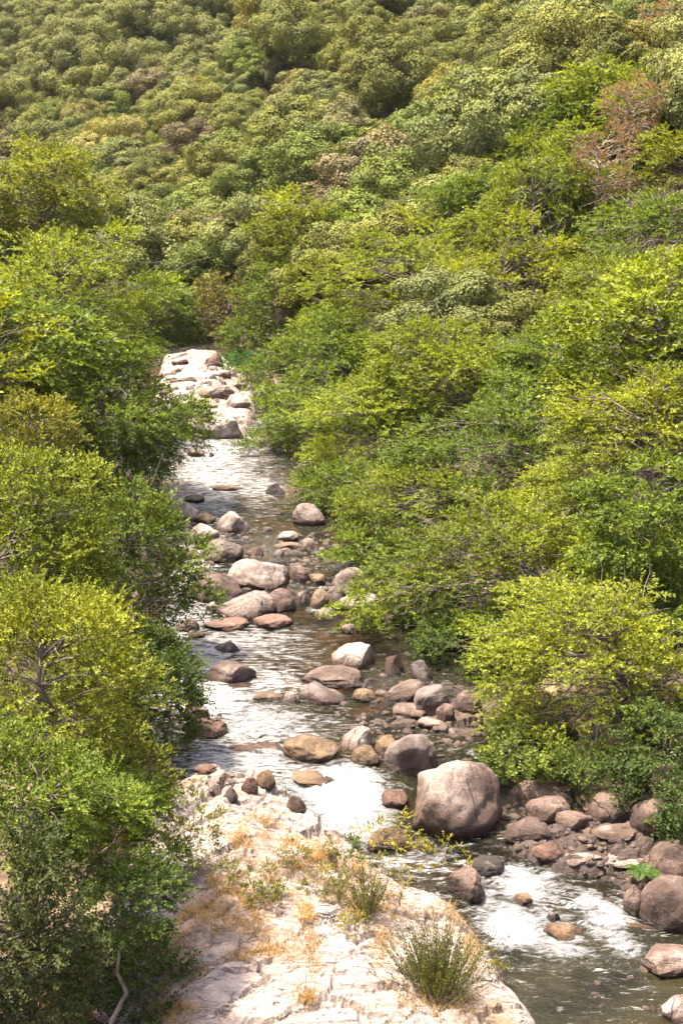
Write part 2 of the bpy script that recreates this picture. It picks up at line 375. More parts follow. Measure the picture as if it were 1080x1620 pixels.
deep = np.clip(.5+.4*calm+.45*n2(Xw, Yw, .4, 3, 77).reshape(Xw.shape), .15, .95)
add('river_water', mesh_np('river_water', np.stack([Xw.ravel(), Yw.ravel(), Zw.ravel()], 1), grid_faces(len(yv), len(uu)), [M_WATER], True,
    {'foam': foam, 'chop': chop, 'deep': deep, 'riffle_glare': riffle_glare}), kind='structure')

# ------------------------------------------------------------------ bedrock outcrop in the near bank
def poly_sd(x, y, P):
    x = x.ravel(); y = y.ravel(); best = np.full(x.shape, 1e9); ins = np.zeros(x.shape, bool)
    for a, b in zip(P, np.roll(P, -1, 0)):
        d = b-a; t = np.clip(((x-a[0])*d[0]+(y-a[1])*d[1])/(d@d), 0, 1)
        best = np.minimum(best, np.hypot(x-a[0]-t*d[0], y-a[1]-t*d[1]))
        c = ((a[1] > y) != (b[1] > y)) & (x < (b[0]-a[0])*(y-a[1])/(b[1]-a[1]+1e-12)+a[0]); ins ^= c
    return np.where(ins, best, -best)
def cells(x, y, n, box, ang, asp, seed):
    """cracked blocks: the block's height, its tilted plane and the distance to the crack"""
    r = np.random.default_rng(seed); c, s = math.cos(ang), math.sin(ang)
    px = r.uniform(box[0], box[1], n); py = r.uniform(box[2], box[3], n)
    tx = r.normal(0, .18, n); ty = r.normal(0, .18, n); hz = r.normal(0, 1, n)
    x = x.ravel()+.18*n2(x, y, 1.7, 3, seed); y = y.ravel()+.18*n2(x, y.ravel(), 1.7, 3, seed+5)
    X_ = (x*c+y*s); Y_ = (-x*s+y*c)*asp; PX = px*c+py*s; PY = (-px*s+py*c)*asp
    b1 = np.full(x.shape, 1e9); b2 = b1.copy(); ix = np.zeros(x.shape, int)
    for k in range(n):
        q = np.hypot(X_-PX[k], Y_-PY[k]); m = q < b1
        b2 = np.where(m, b1, np.minimum(b2, q)); ix = np.where(m, k, ix); b1 = np.where(m, q, b1)
    return hz[ix], (x-px[ix])*tx[ix]+(y-py[ix])*ty[ix], b2-b1
BEDS = []
def outcrop(px_poly, ref, rise, hump, step, col, n1, n2_, seed, soil_amt, edge=.55, rough=1.0, ang=.35):
    P = np.array([hit(a, b, ref)[0][:2] for a, b in px_poly])
    ox = np.arange(P[:, 0].min()-.6, P[:, 0].max()+.6, step); oy = np.arange(max(P[:, 1].min(), 17.5)-.3, P[:, 1].max()+.8, step*1.15)
    OX, OY = np.meshgrid(ox, oy); box = (ox[0], ox[-1], oy[0], oy[-1])
    sd = poly_sd(OX, OY, P)+.3*edge*n2(OX, OY, 1.1, 4, seed+50)
    h1, t1, e1 = cells(OX, OY, n1, box, ang, 1.9, seed); h2, t2, e2 = cells(OX, OY, n2_, box, ang-.05, 2.2, seed+1)
    prof = sstep(-edge, edge, sd); w0 = zw(OX.ravel(), OY.ravel()); w0 = np.maximum(w0, w0.min())
    z = w0-.8+prof*(.8+rise)+hump*sstep(.3, 3.0, sd)
    z = z+rough*prof*(.07*h1+.4*t1+.035*h2+.3*t2-.13*np.exp(-(e1/.05)**2)-.07*np.exp(-(e2/.035)**2))
    z = z+rough*prof*(.22*n2(OX, OY, .45, 3, seed+60)+.055*n2(OX, OY, 3.5, 4, seed+61))
    q = (z+.22*OX.ravel()*.3-.12*OY.ravel()*.3+.35*n2(OX, OY, .6, 4, seed+80))/(.11*rough); fq = q-np.floor(q)
    z = z+prof*(np.floor(q)+sstep(.72, 1.0, fq)-q)*.11*rough*.5
    z = z+prof*(.018*n2(OX, OY, 6.5, 3, seed+90, 11.)+.006*n2(OX, OY, 17, 2, seed+91))
    soil = np.clip(sstep(.18, .5, n2(OX, OY, .75, 4, seed+70)+.22*np.exp(-(e1/.12)**2)-.14), 0, 1)*sstep(.25, .8, sd)*soil_amt
    wet = sstep(.16, -.04, z-zw(OX.ravel(), OY.ravel()))
    o = add('bedrock', mesh_np('bedrock', np.stack([OX.ravel(), OY.ravel(), z], 1), grid_faces(len(oy), len(ox)), [M_BED], False, {'soil': soil, 'wet': wet}), kind='structure')
    o.color = (*col, 1); BEDS.append((ox[0], oy[0], step, step*1.15, z.reshape(OX.shape)))
outcrop([(262, 1262), (330, 1240), (450, 1262), (515, 1288), (590, 1322), (650, 1362), (735, 1384), (795, 1432), (835, 1490), (872, 1550), (895, 1720), (640, 1860), (300, 1860),
         (40, 1760), (90, 1560), (140, 1440), (190, 1340), (220, 1290)], lambda x, y: np.full(np.shape(x), 1.15), .45, .55, .045, (.385, .345, .322), 90, 420, 11, 1.0, rough=.85)
outcrop([(225, 690), (236, 625), (258, 562), (300, 553), (345, 553), (398, 590), (408, 640), (392, 688), (330, 676), (290, 668), (262, 690)], lambda x, y: zw(x, y)+.3, .35, .35, .12, (.35, .31, .285), 70, 160, 31, .3, rough=.8)
outcrop([(790, 1296), (900, 1270), (1000, 1240), (1140, 1230), (1140, 1420), (1060, 1470), (985, 1440), (955, 1398), (870, 1378), (800, 1345)], lambda x, y: zw(x, y)+.15, .22, .30, .055, (.062, .043, .031), 130, 420, 41, .2, rough=.9)
outcrop([(575, 1160), (640, 1090), (700, 1075), (800, 1090), (830, 1180), (760, 1215), (690, 1170), (620, 1160)], lambda x, y: zw(x, y), .06, .22, .08, (.08, .053, .036), 40, 120, 51, .1, rough=.8)
def out_z(x, y):
    x = np.atleast_1d(x); y = np.atleast_1d(y); best = np.full(x.shape, -9.)
    for x0, y0, dx, dy, ZZ in BEDS:
        i = np.round((y-y0)/dy).astype(int); j = np.round((x-x0)/dx).astype(int)
        ok = (i >= 0) & (j >= 0) & (i < ZZ.shape[0]) & (j < ZZ.shape[1])
        best = np.where(ok, np.maximum(best, ZZ[np.clip(i, 0, ZZ.shape[0]-1), np.clip(j, 0, ZZ.shape[1]-1)]), best)
    return best
def land(x, y): return np.maximum(ground(x, y), out_z(x, y))

# ------------------------------------------------------------------ boulders
def ico(n):
    bm = bmesh.new(); bmesh.ops.create_icosphere(bm, subdivisions=n, radius=1)
    v = np.array([w.co[:] for w in bm.verts]); f = np.array([[q.index for q in p.verts] for p in bm.faces]); bm.free(); return v, f
ICO = {4: ico(4), 5: ico(5), 3: ico(3), 2: ico(2)}
TINT = {'white': (.31, .272, .250), 'pale': (.26, .217, .192), 'pink': (.178, .136, .116), 'grey': (.150, .122, .108), 'brown': (.108, .071, .054), 'red': (.122, .068, .046),
        'ochre': (.138, .090, .046), 'dark': (.04, .031, .026)}
def boulder_verts(r, shape, lev):
    v = ICO[lev][0].copy()
    box = {'round': 1.0, 'slab': .86, 'angular': .80, 'wedge': .9}[shape]
    v = np.sign(v)*np.abs(v)**box
    ncut, lo, hi = {'round': (9, .70, .93), 'slab': (10, .60, .90), 'angular': (14, .48, .84), 'wedge': (9, .56, .88)}[shape]
    for _ in range(ncut):
        n = r.normal(size=3); n[2] = abs(n[2])*.6 if shape != 'slab' else n[2]*.4; n /= np.linalg.norm(n)
        dd = v@n-r.uniform(lo, hi); v = v-np.outer(np.maximum(dd, 0)*r.uniform(.75, .97), n)
    if shape == 'wedge':
        v[:, 2] *= np.interp(v[:, 0], [-1, 1], [.32, 1.05])
    s = int(r.integers(1, 9999)); rn = v+r.uniform(-50, 50, 3)
    am = {'round': .17, 'slab': .20, 'angular': .20, 'wedge': .18}[shape]
    v = v*(1+am*fbm(rn*1.2, 3, s)[:, None]+.06*fbm(rn*3.6, 4, s+9)[:, None])
    if shape == 'angular': v = v*(1+.05*np.abs(fbm(rn*2.6, 3, s+3))[:, None])
    v = v*(1+.016*vnoise(rn*14, s+2)[:, None]+.010*vnoise(rn*31, s+4)[:, None])
    m = np.abs(v).max(0); return v/m
def boulder(x0, y0, x1, y1, shape, tint, label, yaw=0., tilt=0., lift=None, flip=False, name='boulder', fn=None, sink=0., group='boulders in and beside the river', deep=None):
    r = np.random.default_rng(int(x0*13+y0*7+x1))
    w, h = x1-x0, y1-y0
    base, dist = hit((x0+x1)/2, y1-.04*h, fn or land)
    th = math.asin(-ray((x0+x1)/2, y1)[2]/np.linalg.norm(ray((x0+x1)/2, y1))); s, c = math.sin(th), math.cos(th)
    rx = w/2*dist/F_PX; hm = h*dist/F_PX
    ry = min((deep or .85)*rx, .44*hm/s)
    Hh = math.sqrt(max((hm-ry*s)**2-(ry*s)**2, (.15*hm)**2))/c
    lf = {'round': .32, 'slab': .45, 'angular': .25, 'wedge': .3}[shape] if lift is None else lift
    rz = Hh/(1+lf)
    lev = 5 if w > 72 else (4 if w > 22 else 3)
    v = boulder_verts(r, shape, lev)
    if flip: v[:, 0] *= -1
    f = ICO[lev][1] if not flip else ICO[lev][1][:, ::-1]
    v = v*np.array([rx, ry, rz])
    ct, st = math.cos(tilt), math.sin(tilt); v = np.stack([v[:, 0]*ct-v[:, 2]*st, v[:, 1], v[:, 0]*st+v[:, 2]*ct], 1)
    cy, sy = math.cos(yaw), math.sin(yaw); v = np.stack([v[:, 0]*cy-v[:, 1]*sy, v[:, 0]*sy+v[:, 1]*cy, v[:, 2]], 1)
    loc = np.array([base[0], base[1]+ry*.95, base[2]+lf*rz-sink])
    wz = v[:, 2]+loc[2]-zw(loc[0], loc[1])
    wet = sstep(.12+.17*min(rz, 1), .03+.05*min(rz, 1), wz+.05*fbm((v+loc)*3, 2, 5))
    stain_shade = sstep(.62, -.15, v[:, 2]/max(rz, .01)+.5*fbm((v+loc)*1.3/max(rx, .3), 3, 8))  # flanks darker downwards: brown stain together with painted shade
    o = add(name, mesh_np(name, v, f, [M_ROCK], lev == 5 and shape == 'round', {'wet': wet, 'stain_shade': stain_shade}), loc=loc, label=label, category='boulder' if w > 30 else 'rock', group=group)
    k = r.uniform(.88, 1.12); t = TINT[tint]; o.color = (t[0]*k, t[1]*k, t[2]*k, 1)
    return o
ROCKS = [
 (642, 1203, 802, 1338, 'round', 'pink', 'giant pale-topped round boulder beside the white falls, largest in the river', dict(yaw=.3, lift=.5, deep=.85, tilt=.2)),
 (601, 1162, 695, 1238, 'round', 'grey', 'round grey boulder leaning just upstream of the giant boulder', dict(lift=.5)),
 (800, 1220, 928, 1288, 'angular', 'brown', 'dark shaded boulder with one pale facet under the lime-green alder', dict(lift=.3)),
 (600, 1247, 647, 1285, 'round', 'red', 'small red-brown boulder wedged at the giant boulder\'s left foot', {}),
 (575, 1311, 648, 1353, 'slab', 'ochre', 'ochre moss-stained rock between the falls and the pale outcrop', {}),
 (698, 1370, 772, 1432, 'angular', 'brown', 'blocky brown rock at the outcrop edge above the rapids', dict(lift=.4)),
 (742, 1355, 806, 1392, 'round', 'dark', 'wet black-red rock splitting the rapids behind the blocky brown rock', {}),
 (860, 1438, 887, 1461, 'angular', 'dark', 'small dark grey stone poking out of the rapids foam', {}),
 (858, 1457, 930, 1494, 'round', 'ochre', 'wet amber rock lying in the foam below the small dark stone', dict(lift=.1)),
 (813, 1413, 845, 1436, 'slab', 'ochre', 'little ochre stone in the upper rapids foam', {}),
 (1018, 1500, 1108, 1553, 'slab', 'pink', 'pinkish flat-topped boulder at the lower pool edge', {}),
 (1050, 1576, 1115, 1622, 'round', 'pale', 'pale cream boulder at the bottom right corner of the pool', {}),
 (1018, 1388, 1125, 1482, 'round', 'brown', 'large brown boulder on the far pool bank below the fern', dict(lift=.4)),
 (985, 1400, 1022, 1452, 'round', 'brown', 'narrow brown stone leaning against the large brown boulder', {}),
 (1028, 1330, 1118, 1397, 'round', 'brown', 'brown pale-flecked boulder just right of the fern', {}),
 (930, 1252, 1008, 1308, 'round', 'brown', 'domed brown boulder below the lime alder with a ribbed face', {}),
 (798, 1290, 882, 1334, 'wedge', 'brown', 'flat angular brown rock in shade right of the giant boulder', dict(flip=True)),
 (868, 1318, 960, 1376, 'slab', 'pink', 'broad mauve bedrock shelf on the bank opposite the rapids', {}),
 (950, 1322, 1036, 1378, 'slab', 'pink', 'mauve bedrock shelf touching the fern', {}),
 (938, 1282, 1022, 1330, 'slab', 'pink', 'cracked pinkish slab below the domed brown boulder', {}),
 (912, 1288, 936, 1312, 'round', 'brown', 'little brown stone beside the cracked pinkish slab', {}),
 (880, 1300, 912, 1318, 'angular', 'brown', 'small wedge-shaped brown stone behind the mauve shelf', {}),
 (780, 1322, 870, 1368, 'slab', 'ochre', 'submerged amber rock sheet right of the giant boulder', dict(sink=.12)),
 (880, 1370, 1000, 1420, 'slab', 'ochre', 'wet amber rock sheet sloping into the rapids below the mauve shelf', dict(sink=.15)),
 (965, 1430, 1050, 1482, 'slab', 'ochre', 'wet brown rock sheet at the feet of the large brown boulder', dict(sink=.1)),
 (835, 1258, 912, 1304, 'round', 'brown', 'shaded brown boulder under the green sprays beside the dark boulder', {}),
 (1000, 1262, 1066, 1326, 'round', 'brown', 'brown rounded boulder above the fern in the bush shade', {}),
 (878, 1284, 934, 1318, 'slab', 'brown', 'flat shaded brown slab before the domed brown boulder', {}),
 (840, 1330, 905, 1366, 'round', 'red', 'wet red-brown boulder at the water edge right of the giant boulder', {}),
 (720, 1092, 766, 1130, 'round', 'brown', 'rounded brown boulder tucked under the alder above the giant boulder', {}),
 (655, 1085, 722, 1136, 'slab', 'grey', 'long grey boulder beside a darker slab near the alder shade', dict(tilt=.2)),
 (600, 1078, 677, 1117, 'slab', 'brown', 'tilted brown slab rising towards the alder shade', dict(tilt=.22)),
 (614, 1112, 678, 1138, 'slab', 'brown', 'flat brown slab in front of the tilted brown slab', {}),
 (660, 1135, 712, 1154, 'slab', 'pink', 'flat pinkish stone lying by the alder shade', {}),
 (555, 1088, 595, 1114, 'round', 'ochre', 'small tan boulder right of the smooth cone-shaped boulder', {}),
 (605, 1030, 642, 1072, 'angular', 'red', 'reddish angular boulder below hanging alder leaves', {}),
 (648, 1040, 682, 1082, 'angular', 'grey', 'upright grey stone under hanging alder leaves', dict(tilt=.4)),
 (690, 1112, 722, 1142, 'round', 'brown', 'small brown cobble by the rounded brown boulder', {}),
 (442, 1160, 538, 1212, 'round', 'ochre', 'yellowish tan boulder above the white falls', dict(tilt=.1)),
 (531, 1148, 590, 1195, 'wedge', 'pale', 'beige wedge boulder right behind the yellowish tan boulder', {}),
 (552, 1180, 602, 1216, 'round', 'ochre', 'lumpy amber rock at the lip of the white falls', {}),
 (592, 1163, 634, 1200, 'round', 'ochre', 'tan boulder tucked behind the round grey boulder', {}),
 (466, 1078, 547, 1119, 'wedge', 'pale', 'smooth pale cone-shaped boulder in the middle pool', dict(lift=.2, flip=True)),
 (470, 1056, 574, 1094, 'slab', 'brown', 'dark brown boulder right behind the smooth cone-shaped boulder', {}),
 (523, 1010, 596, 1060, 'wedge', 'white', 'long white boulder sloping out of the alder shade', dict(tilt=.1)),
 (538, 986, 567, 1002, 'round', 'pink', 'small pink egg-shaped stone in the dark pool', {}),
 (308, 1041, 404, 1085, 'wedge', 'pink', 'grey-pink wedge rock with blunt end in the bright pool', dict(lift=.2)),
 (335, 1012, 382, 1035, 'angular', 'dark', 'dark grey angular stone alone in the bright pool', {}),
 (396, 1095, 448, 1113, 'slab', 'ochre', 'low wet brown rock at the head of the riffles', {}),
 (446, 1094, 474, 1116, 'round', 'pink', 'small pinkish stone left of the smooth cone-shaped boulder', {}),
 (289, 1131, 358, 1172, 'round', 'red', 'smooth red-brown boulder by the leafy bank beside the riffles', {}),
 (286, 1111, 330, 1142, 'round', 'red', 'red-brown stone behind the smooth red-brown boulder', {}),
 (335, 1076, 402, 1090, 'slab', 'pink', 'pale barely emerged rock below the grey-pink wedge', dict(sink=.06)),
 (345, 1170, 450, 1193, 'slab', 'pink', 'low water-washed ledge crossing the stream under the riffles', dict(sink=.08)),
 (303, 1210, 341, 1227, 'slab', 'red', 'orange stone at the leafy edge above the outcrop', {}),
 (322, 1230, 352, 1262, 'angular', 'pink', 'broken pinkish block at the outcrop top beside the spill', {}),
 (350, 1228, 378, 1246, 'angular', 'brown', 'brown chunk on top of the spill ledge', {}),
 (350, 1247, 377, 1267, 'angular', 'dark', 'dark brown broken stone at the head of the outcrop', {}),
 (380, 1228, 408, 1258, 'round', 'red', 'rounded red-brown stone beside the spill', {}),
 (404, 1211, 437, 1250, 'angular', 'ochre', 'upright amber rock in the spill', dict(lift=.5)),
 (455, 1222, 536, 1253, 'slab', 'ochre', 'wet amber rock slide dipping into the white falls', dict(tilt=-.2)),
 (450, 1258, 486, 1288, 'angular', 'brown', 'brown stone on the outcrop tip beside the falls', {}),
 (352, 883, 456, 936, 'round', 'pale', 'big smooth cream boulder in the boulder band', dict(lift=.35, tilt=-.06)),
 (295, 906, 382, 958, 'round', 'brown', 'dark brown boulder with sunlit top left of the cream boulder', {}),
 (340, 933, 435, 984, 'wedge', 'pink', 'sloping grey-brown boulder in front of the cream boulder', {}),
 (414, 930, 469, 972, 'round', 'brown', 'brown boulder below the cream boulder\'s right end', {}),
 (309, 850, 384, 893, 'round', 'grey', 'grey-brown domed boulder behind the dark brown boulder', {}),
 (314, 978, 392, 1001, 'slab', 'red', 'flat red-brown slab in front of the sloping boulder', {}),
 (393, 972, 463, 998, 'slab', 'red', 'long red-brown stone below the boulder band', {}),
 (286, 829, 347, 863, 'slab', 'pale', 'pale flat-topped boulder by the leafy bank', {}),
 (337, 808, 400, 845, 'wedge', 'white', 'white pyramid-shaped boulder in mid-stream', dict(flip=True, lift=.2)),
 (266, 794, 317, 828, 'round', 'pale', 'pale round boulder at the leafy edge behind the flat one', {}),
 (461, 796, 518, 834, 'round', 'pink', 'pinkish dome boulder half hidden under hanging branches', {}),
 (434, 840, 473, 858, 'slab', 'pale', 'pale flat stone below the pinkish dome boulder', {}),
 (419, 762, 454, 784, 'angular', 'dark', 'dark wet rock below the low alder branches', {}),
 (276, 979, 315, 1001, 'round', 'brown', 'brown stone at the leafy edge left of the flat slab', {}),
 (291, 998, 323, 1011, 'slab', 'brown', 'tiny flat tan stone below the flat slab', {}),
 (391, 866, 417, 883, 'round', 'red', 'small red stone behind the cream boulder', {}),
 (286, 864, 314, 886, 'angular', 'red', 'reddish stone left of the grey-brown domed boulder', {}),
 (323, 952, 347, 969, 'round', 'pale', 'little pale cobble at the dark brown boulder\'s foot', {}),
 (351, 969, 369, 981, 'round', 'pale', 'tiny cream cobble before the sloping boulder', {}),
 (497, 965, 532, 981, 'slab', 'pink', 'flat pink stone at the foot of the little cascade', {}),
 (488, 933, 533, 966, 'angular', 'ochre', 'tan angular boulder right of the little cascade', {}),
 (466, 935, 490, 959, 'round', 'brown', 'brown stone left of the little cascade', {}),
 (523, 898, 594, 947, 'round', 'grey', 'large grey-mauve boulder with pale rim under the alder', dict(tilt=-.2)),
 (510, 925, 548, 955, 'angular', 'brown', 'brown block between the tan boulder and grey-mauve boulder', {}),
 (532, 939, 604, 970, 'wedge', 'pale', 'pale-topped undercut slab with black shadow beneath it', dict(lift=.9)),
 (419, 878, 459, 900, 'angular', 'dark', 'dark brown stone at the cream boulder\'s right shoulder', {}),
 (451, 894, 489, 924, 'round', 'brown', 'wet brown rock right of the cream boulder', {}),
 (471, 846, 504, 871, 'angular', 'pink', 'pinkish broken stone below the hanging alder branches', {}),
 (488, 908, 520, 926, 'slab', 'ochre', 'flat amber stone among cobbles behind the tan boulder', {}),
 (440, 858, 474, 872, 'slab', 'red', 'flat reddish stone near the dome boulder', {}),
 (600, 935, 632, 968, 'angular', 'grey', 'shaded grey stone behind the undercut slab', {}),
 (604, 968, 628, 990, 'round', 'pink', 'small pinkish stone beside the undercut slab under leaves', {}),
 (308, 640, 388, 699, 'slab', 'white', 'big white slab with brown underside at the pool head', dict(lift=.1)),
 (310, 598, 372, 632, 'slab', 'white', 'fractured pale ledge with dark crack below far bend', {}),
 (320, 559, 354, 585, 'angular', 'red', 'rusty brown boulder at the far bend', {}),
 (270, 561, 299, 578, 'slab', 'pale', 'small pale boulder at the far bend by dark trees', {}),
 (246, 618, 314, 668, 'slab', 'white', 'broad white slab at the leafy side of the far cascade', {}),
 (258, 574, 322, 604, 'slab', 'white', 'sloping white rock sheet under the far bend', {}),
 (306, 630, 345, 648, 'slab', 'pink', 'pinkish flat stone between the white slabs', {}),
 (336, 580, 368, 600, 'slab', 'pale', 'pale low stone right of the rusty boulder', {}),
 (362, 590, 392, 618, 'slab', 'pale', 'pale stone under the bright fern bank', {}),
 (352, 614, 396, 648, 'slab', 'white', 'white slab running under the low alder branches', {}),
 (283, 658, 316, 680, 'angular', 'brown', 'brown rock left of the big white slab', {}),
 (294, 711, 324, 724, 'slab', 'pink', 'low pink rock barely out of the far pool', {}),
 (329, 713, 339, 724, 'angular', 'dark', 'tiny black stone in the far pool', {}),
 (290, 782, 324, 796, 'slab', 'ochre', 'low tan rock at the tail of the far pool', {}),
 (304, 812, 340, 830, 'slab', 'ochre', 'tan flat stone left of the white pyramid boulder', {}),
 (334, 766, 382, 779, 'slab', 'ochre', 'long submerged rock in the far pool', dict(sink=.05)),
 (172, 600, 218, 640, 'angular', 'white', 'pale rock glimpsed through the leafy bank', {}),
 (215, 758, 272, 804, 'angular', 'pale', 'pale bank rock behind the hanging leaves', {}),
]
for x0, y0, x1, y1, sh, ti, lab, kw in ROCKS:
    if 'shelf' in lab or 'cracked pinkish' in lab or 'rock sheet' in lab: y0 = y1-.55*(y1-y0)
    if y1 < 700 and y0 > 560: y0 = y1-.7*(y1-y0)        # the far slabs lie low
    boulder(x0, y0, x1, y1, sh, ti, lab, **kw)

# cobbles lying between the boulders: too many and too small to pick apart
COB = [(500, 900, 60, 40, 90), (480, 860, 40, 18, 50), (560, 1110, 50, 60, 40), (640, 1150, 70, 24, 60), (700, 1175, 60, 30, 40), (900, 1310, 110, 34, 60), (980, 1400, 60, 40, 40), (570, 1190, 40, 30, 30),
       (420, 905, 60, 40, 40), (330, 870, 40, 50, 30), (400, 850, 50, 15, 24), (860, 1290, 60, 20, 40), (600, 1060, 60, 30, 30), (310, 620, 60, 50, 60), (1000, 1560, 60, 40, 16), (340, 1235, 50, 18, 20), (290, 700, 40, 20, 12)]
CV, CF, CW, co_ = [], [], [], 0
for cx_, cy_, cw_, ch_, n in COB:
    for _ in range(int(n*1.1)):
        p, dist = hit(cx_+RNG.uniform(-1, 1)*cw_, cy_+RNG.uniform(-1, 1)*ch_, land)
        rr = RNG.uniform(2.5, 10)*RNG.uniform(.5, 1)*dist/F_PX
        v = boulder_verts(RNG, 'round' if RNG.random() < .6 else 'angular', 3 if rr > .09 else 2)*np.array([rr*RNG.uniform(1, 1.6), rr, rr*RNG.uniform(.5, .9)])
        a = RNG.uniform(0, 6.3); v = np.stack([v[:, 0]*math.cos(a)-v[:, 1]*math.sin(a), v[:, 0]*math.sin(a)+v[:, 1]*math.cos(a), v[:, 2]], 1)+p
        CV.append(v); CF.append(ICO[3 if rr > .09 else 2][1]+co_); co_ += len(v); CW.append(sstep(.10, -.02, v[:, 2]-zw(p[0], p[1])))
cob = add('river_cobbles', mesh_np('river_cobbles', np.concatenate(CV), np.concatenate(CF), [M_ROCK], True, {'wet': np.concatenate(CW)}), kind='stuff',
          label='small brown cobbles scattered between the boulders', category='cobbles'); cob.color = (.092, .064, .044, 1)

# ------------------------------------------------------------------ trees
def unit(v): return v/np.maximum(np.linalg.norm(v, axis=-1, keepdims=True), 1e-9)
def leaves(pos, direc, nrm, L, W, fold=.18):
    d = unit(direc); s = unit(np.cross(nrm, d)); n = np.cross(d, s); L = L[:, None]; W = W[:, None]
    V = np.stack([pos, pos+d*L*.45+s*W*.5+n*W*fold, pos+d*L, pos+d*L*.45-s*W*.5+n*W*fold], 1)
    return V.reshape(-1, 3)
def crown_clumps(r, R, n, kind, bottom=-.85):
    """centres and sizes of the leaf clumps inside an uneven ellipsoid"""
    out = []; seed = int(r.integers(1, 99999)); tries = 0; mind = 1.35/n**(1/3)
    while len(out) < n and tries < n*60:
        tries += 1
        d = r.normal(size=3); d /= np.linalg.norm(d)
        if d[2] < bottom: continue
        lump = 1+.34*float(vnoise(d[None]*1.9+seed % 97, seed)[0])
        q = d*lump*(r.uniform(.30, 1)**.42)*.9
        if all(np.linalg.norm(q-o) > mind*.62 for o in out): out.append(q)
        elif tries % 8 == 0: mind *= .985
    return np.array(out)*R
def crown_mesh(r, R, nclump, nspray, K, leafL, kind):
    """leaf sprays (twigs set with leaves) filling the clumps; returns vertices, var, clump centres"""
    C = crown_clumps(r, R, nclump, kind); n = len(C); Rm = float(np.mean(R))
    size = Rm*(.88 if kind == 'alder' else 1.0)/n**(1/3)*r.uniform(.7, 1.4, n)
    flat = .42 if kind == 'alder' else .85
    S = n*nspray; ci = np.repeat(np.arange(n), nspray)
    outw = unit(C/np.maximum(R, .01)+np.array([0, 0, .25]))
    d = unit(r.normal(size=(S, 3))+outw[ci]*.75+np.array([0, 0, .35 if kind != 'alder' else .1]))
    rad = r.uniform(.25, 1, S)**.5
    o = C[ci]+d*(size[ci]*rad)[:, None]*np.array([1, 1, flat])
    t = unit(d*.8+outw[ci]*.5+r.normal(size=(S, 3))*.45+np.array([0, 0, -.12 if kind == 'alder' else .15]))
    if kind == 'alder': t[:, 2] *= .55; t = unit(t)
    ns = unit(np.array([0, 0, 1.0])+outw[ci]*.35+r.normal(size=(S, 3))*.38)
    ls = leafL*K*.42*r.uniform(.7, 1.3, S)
    k = np.arange(K); u = (k+.5)/K
    P = o[:, None]+t[:, None]*(ls[:, None]*u[None])[..., None]; P[..., 2] -= (ls[:, None]*u[None]**2*.18)
    b = np.cross(t, ns); sgn = np.where(k % 2 == 0, 1., -1.)
    D = t[:, None]*.55+b[:, None]*sgn[None, :, None]*.85+r.normal(size=(S, K, 3))*.32
    N = ns[:, None]+r.normal(size=(S, K, 3))*.42
    L = leafL*r.uniform(.7, 1.25, (S, K))
    V = leaves(P.reshape(-1, 3), D.reshape(-1, 3), N.reshape(-1, 3), L.ravel(), L.ravel()*.68)
    hv = np.clip(.5+.25*r.normal(size=n)+.22*(C[:, 2]/R[2]), 0, 1)  # random clump tone, upper clumps painted yellower and brighter as if sunlit
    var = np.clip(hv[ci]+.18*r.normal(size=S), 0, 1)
    return V, np.repeat(var, K*4), C
def dome_mesh(r, R, nclump, per, leafL):
    """dense rounded clumps, leaves turned outwards: the cauliflower crowns of far evergreen oaks"""
    C = crown_clumps(r, R, nclump, 'oak', -.55); n = len(C); Rm = float(np.mean(R))
    size = Rm*1.05/n**(1/3)*r.uniform(.7, 1.35, n); ci = np.repeat(np.arange(n), per); S = len(ci)
    outw = unit(C/R+np.array([0, 0, .3]))
    d = unit(r.normal(size=(S, 3))+outw[ci]*.9+np.array([0, 0, .2])); bump = 1+.22*vnoise(d*2.4+ci[:, None]*3.7, 5)
    P = C[ci]+d*(size[ci]*bump*r.uniform(.72, 1.06, S))[:, None]*np.array([1, 1, .85])
    N = d+r.normal(size=(S, 3))*.26; D = np.cross(N, r.normal(size=(S, 3)))
    L = leafL*r.uniform(.6, 1.3, S); V = leaves(P-unit(D)*L[:, None]*.5, D, N, L, L*.72)
    hv = np.clip(.45+.22*r.normal(size=n)+.2*C[:, 2]/R[2], 0, 1)  # random tone plus sunlit yellow painted into the higher clumps
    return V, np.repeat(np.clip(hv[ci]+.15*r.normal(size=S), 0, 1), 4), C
def tube(path, rad, k=6):
    path = np.asarray(path, float); t = unit(np.gradient(path, axis=0))
    ref = np.where(np.abs(t[:, 2:3]) < .9, np.array([[0, 0, 1.]]), np.array([[1., 0, 0]]))
    a = unit(np.cross(t, ref)); b = np.cross(t, a); th = np.arange(k)*2*math.pi/k
    V = path[:, None]+(a[:, None]*np.cos(th)[None, :, None]+b[:, None]*np.sin(th)[None, :, None])*np.asarray(rad)[:, None, None]
    m = len(path); F = []
    for i in range(m-1):
        for j in range(k):
            F.append((i*k+j, i*k+(j+1) % k, (i+1)*k+(j+1) % k, (i+1)*k+j))
    return V.reshape(-1, 3), np.array(F)
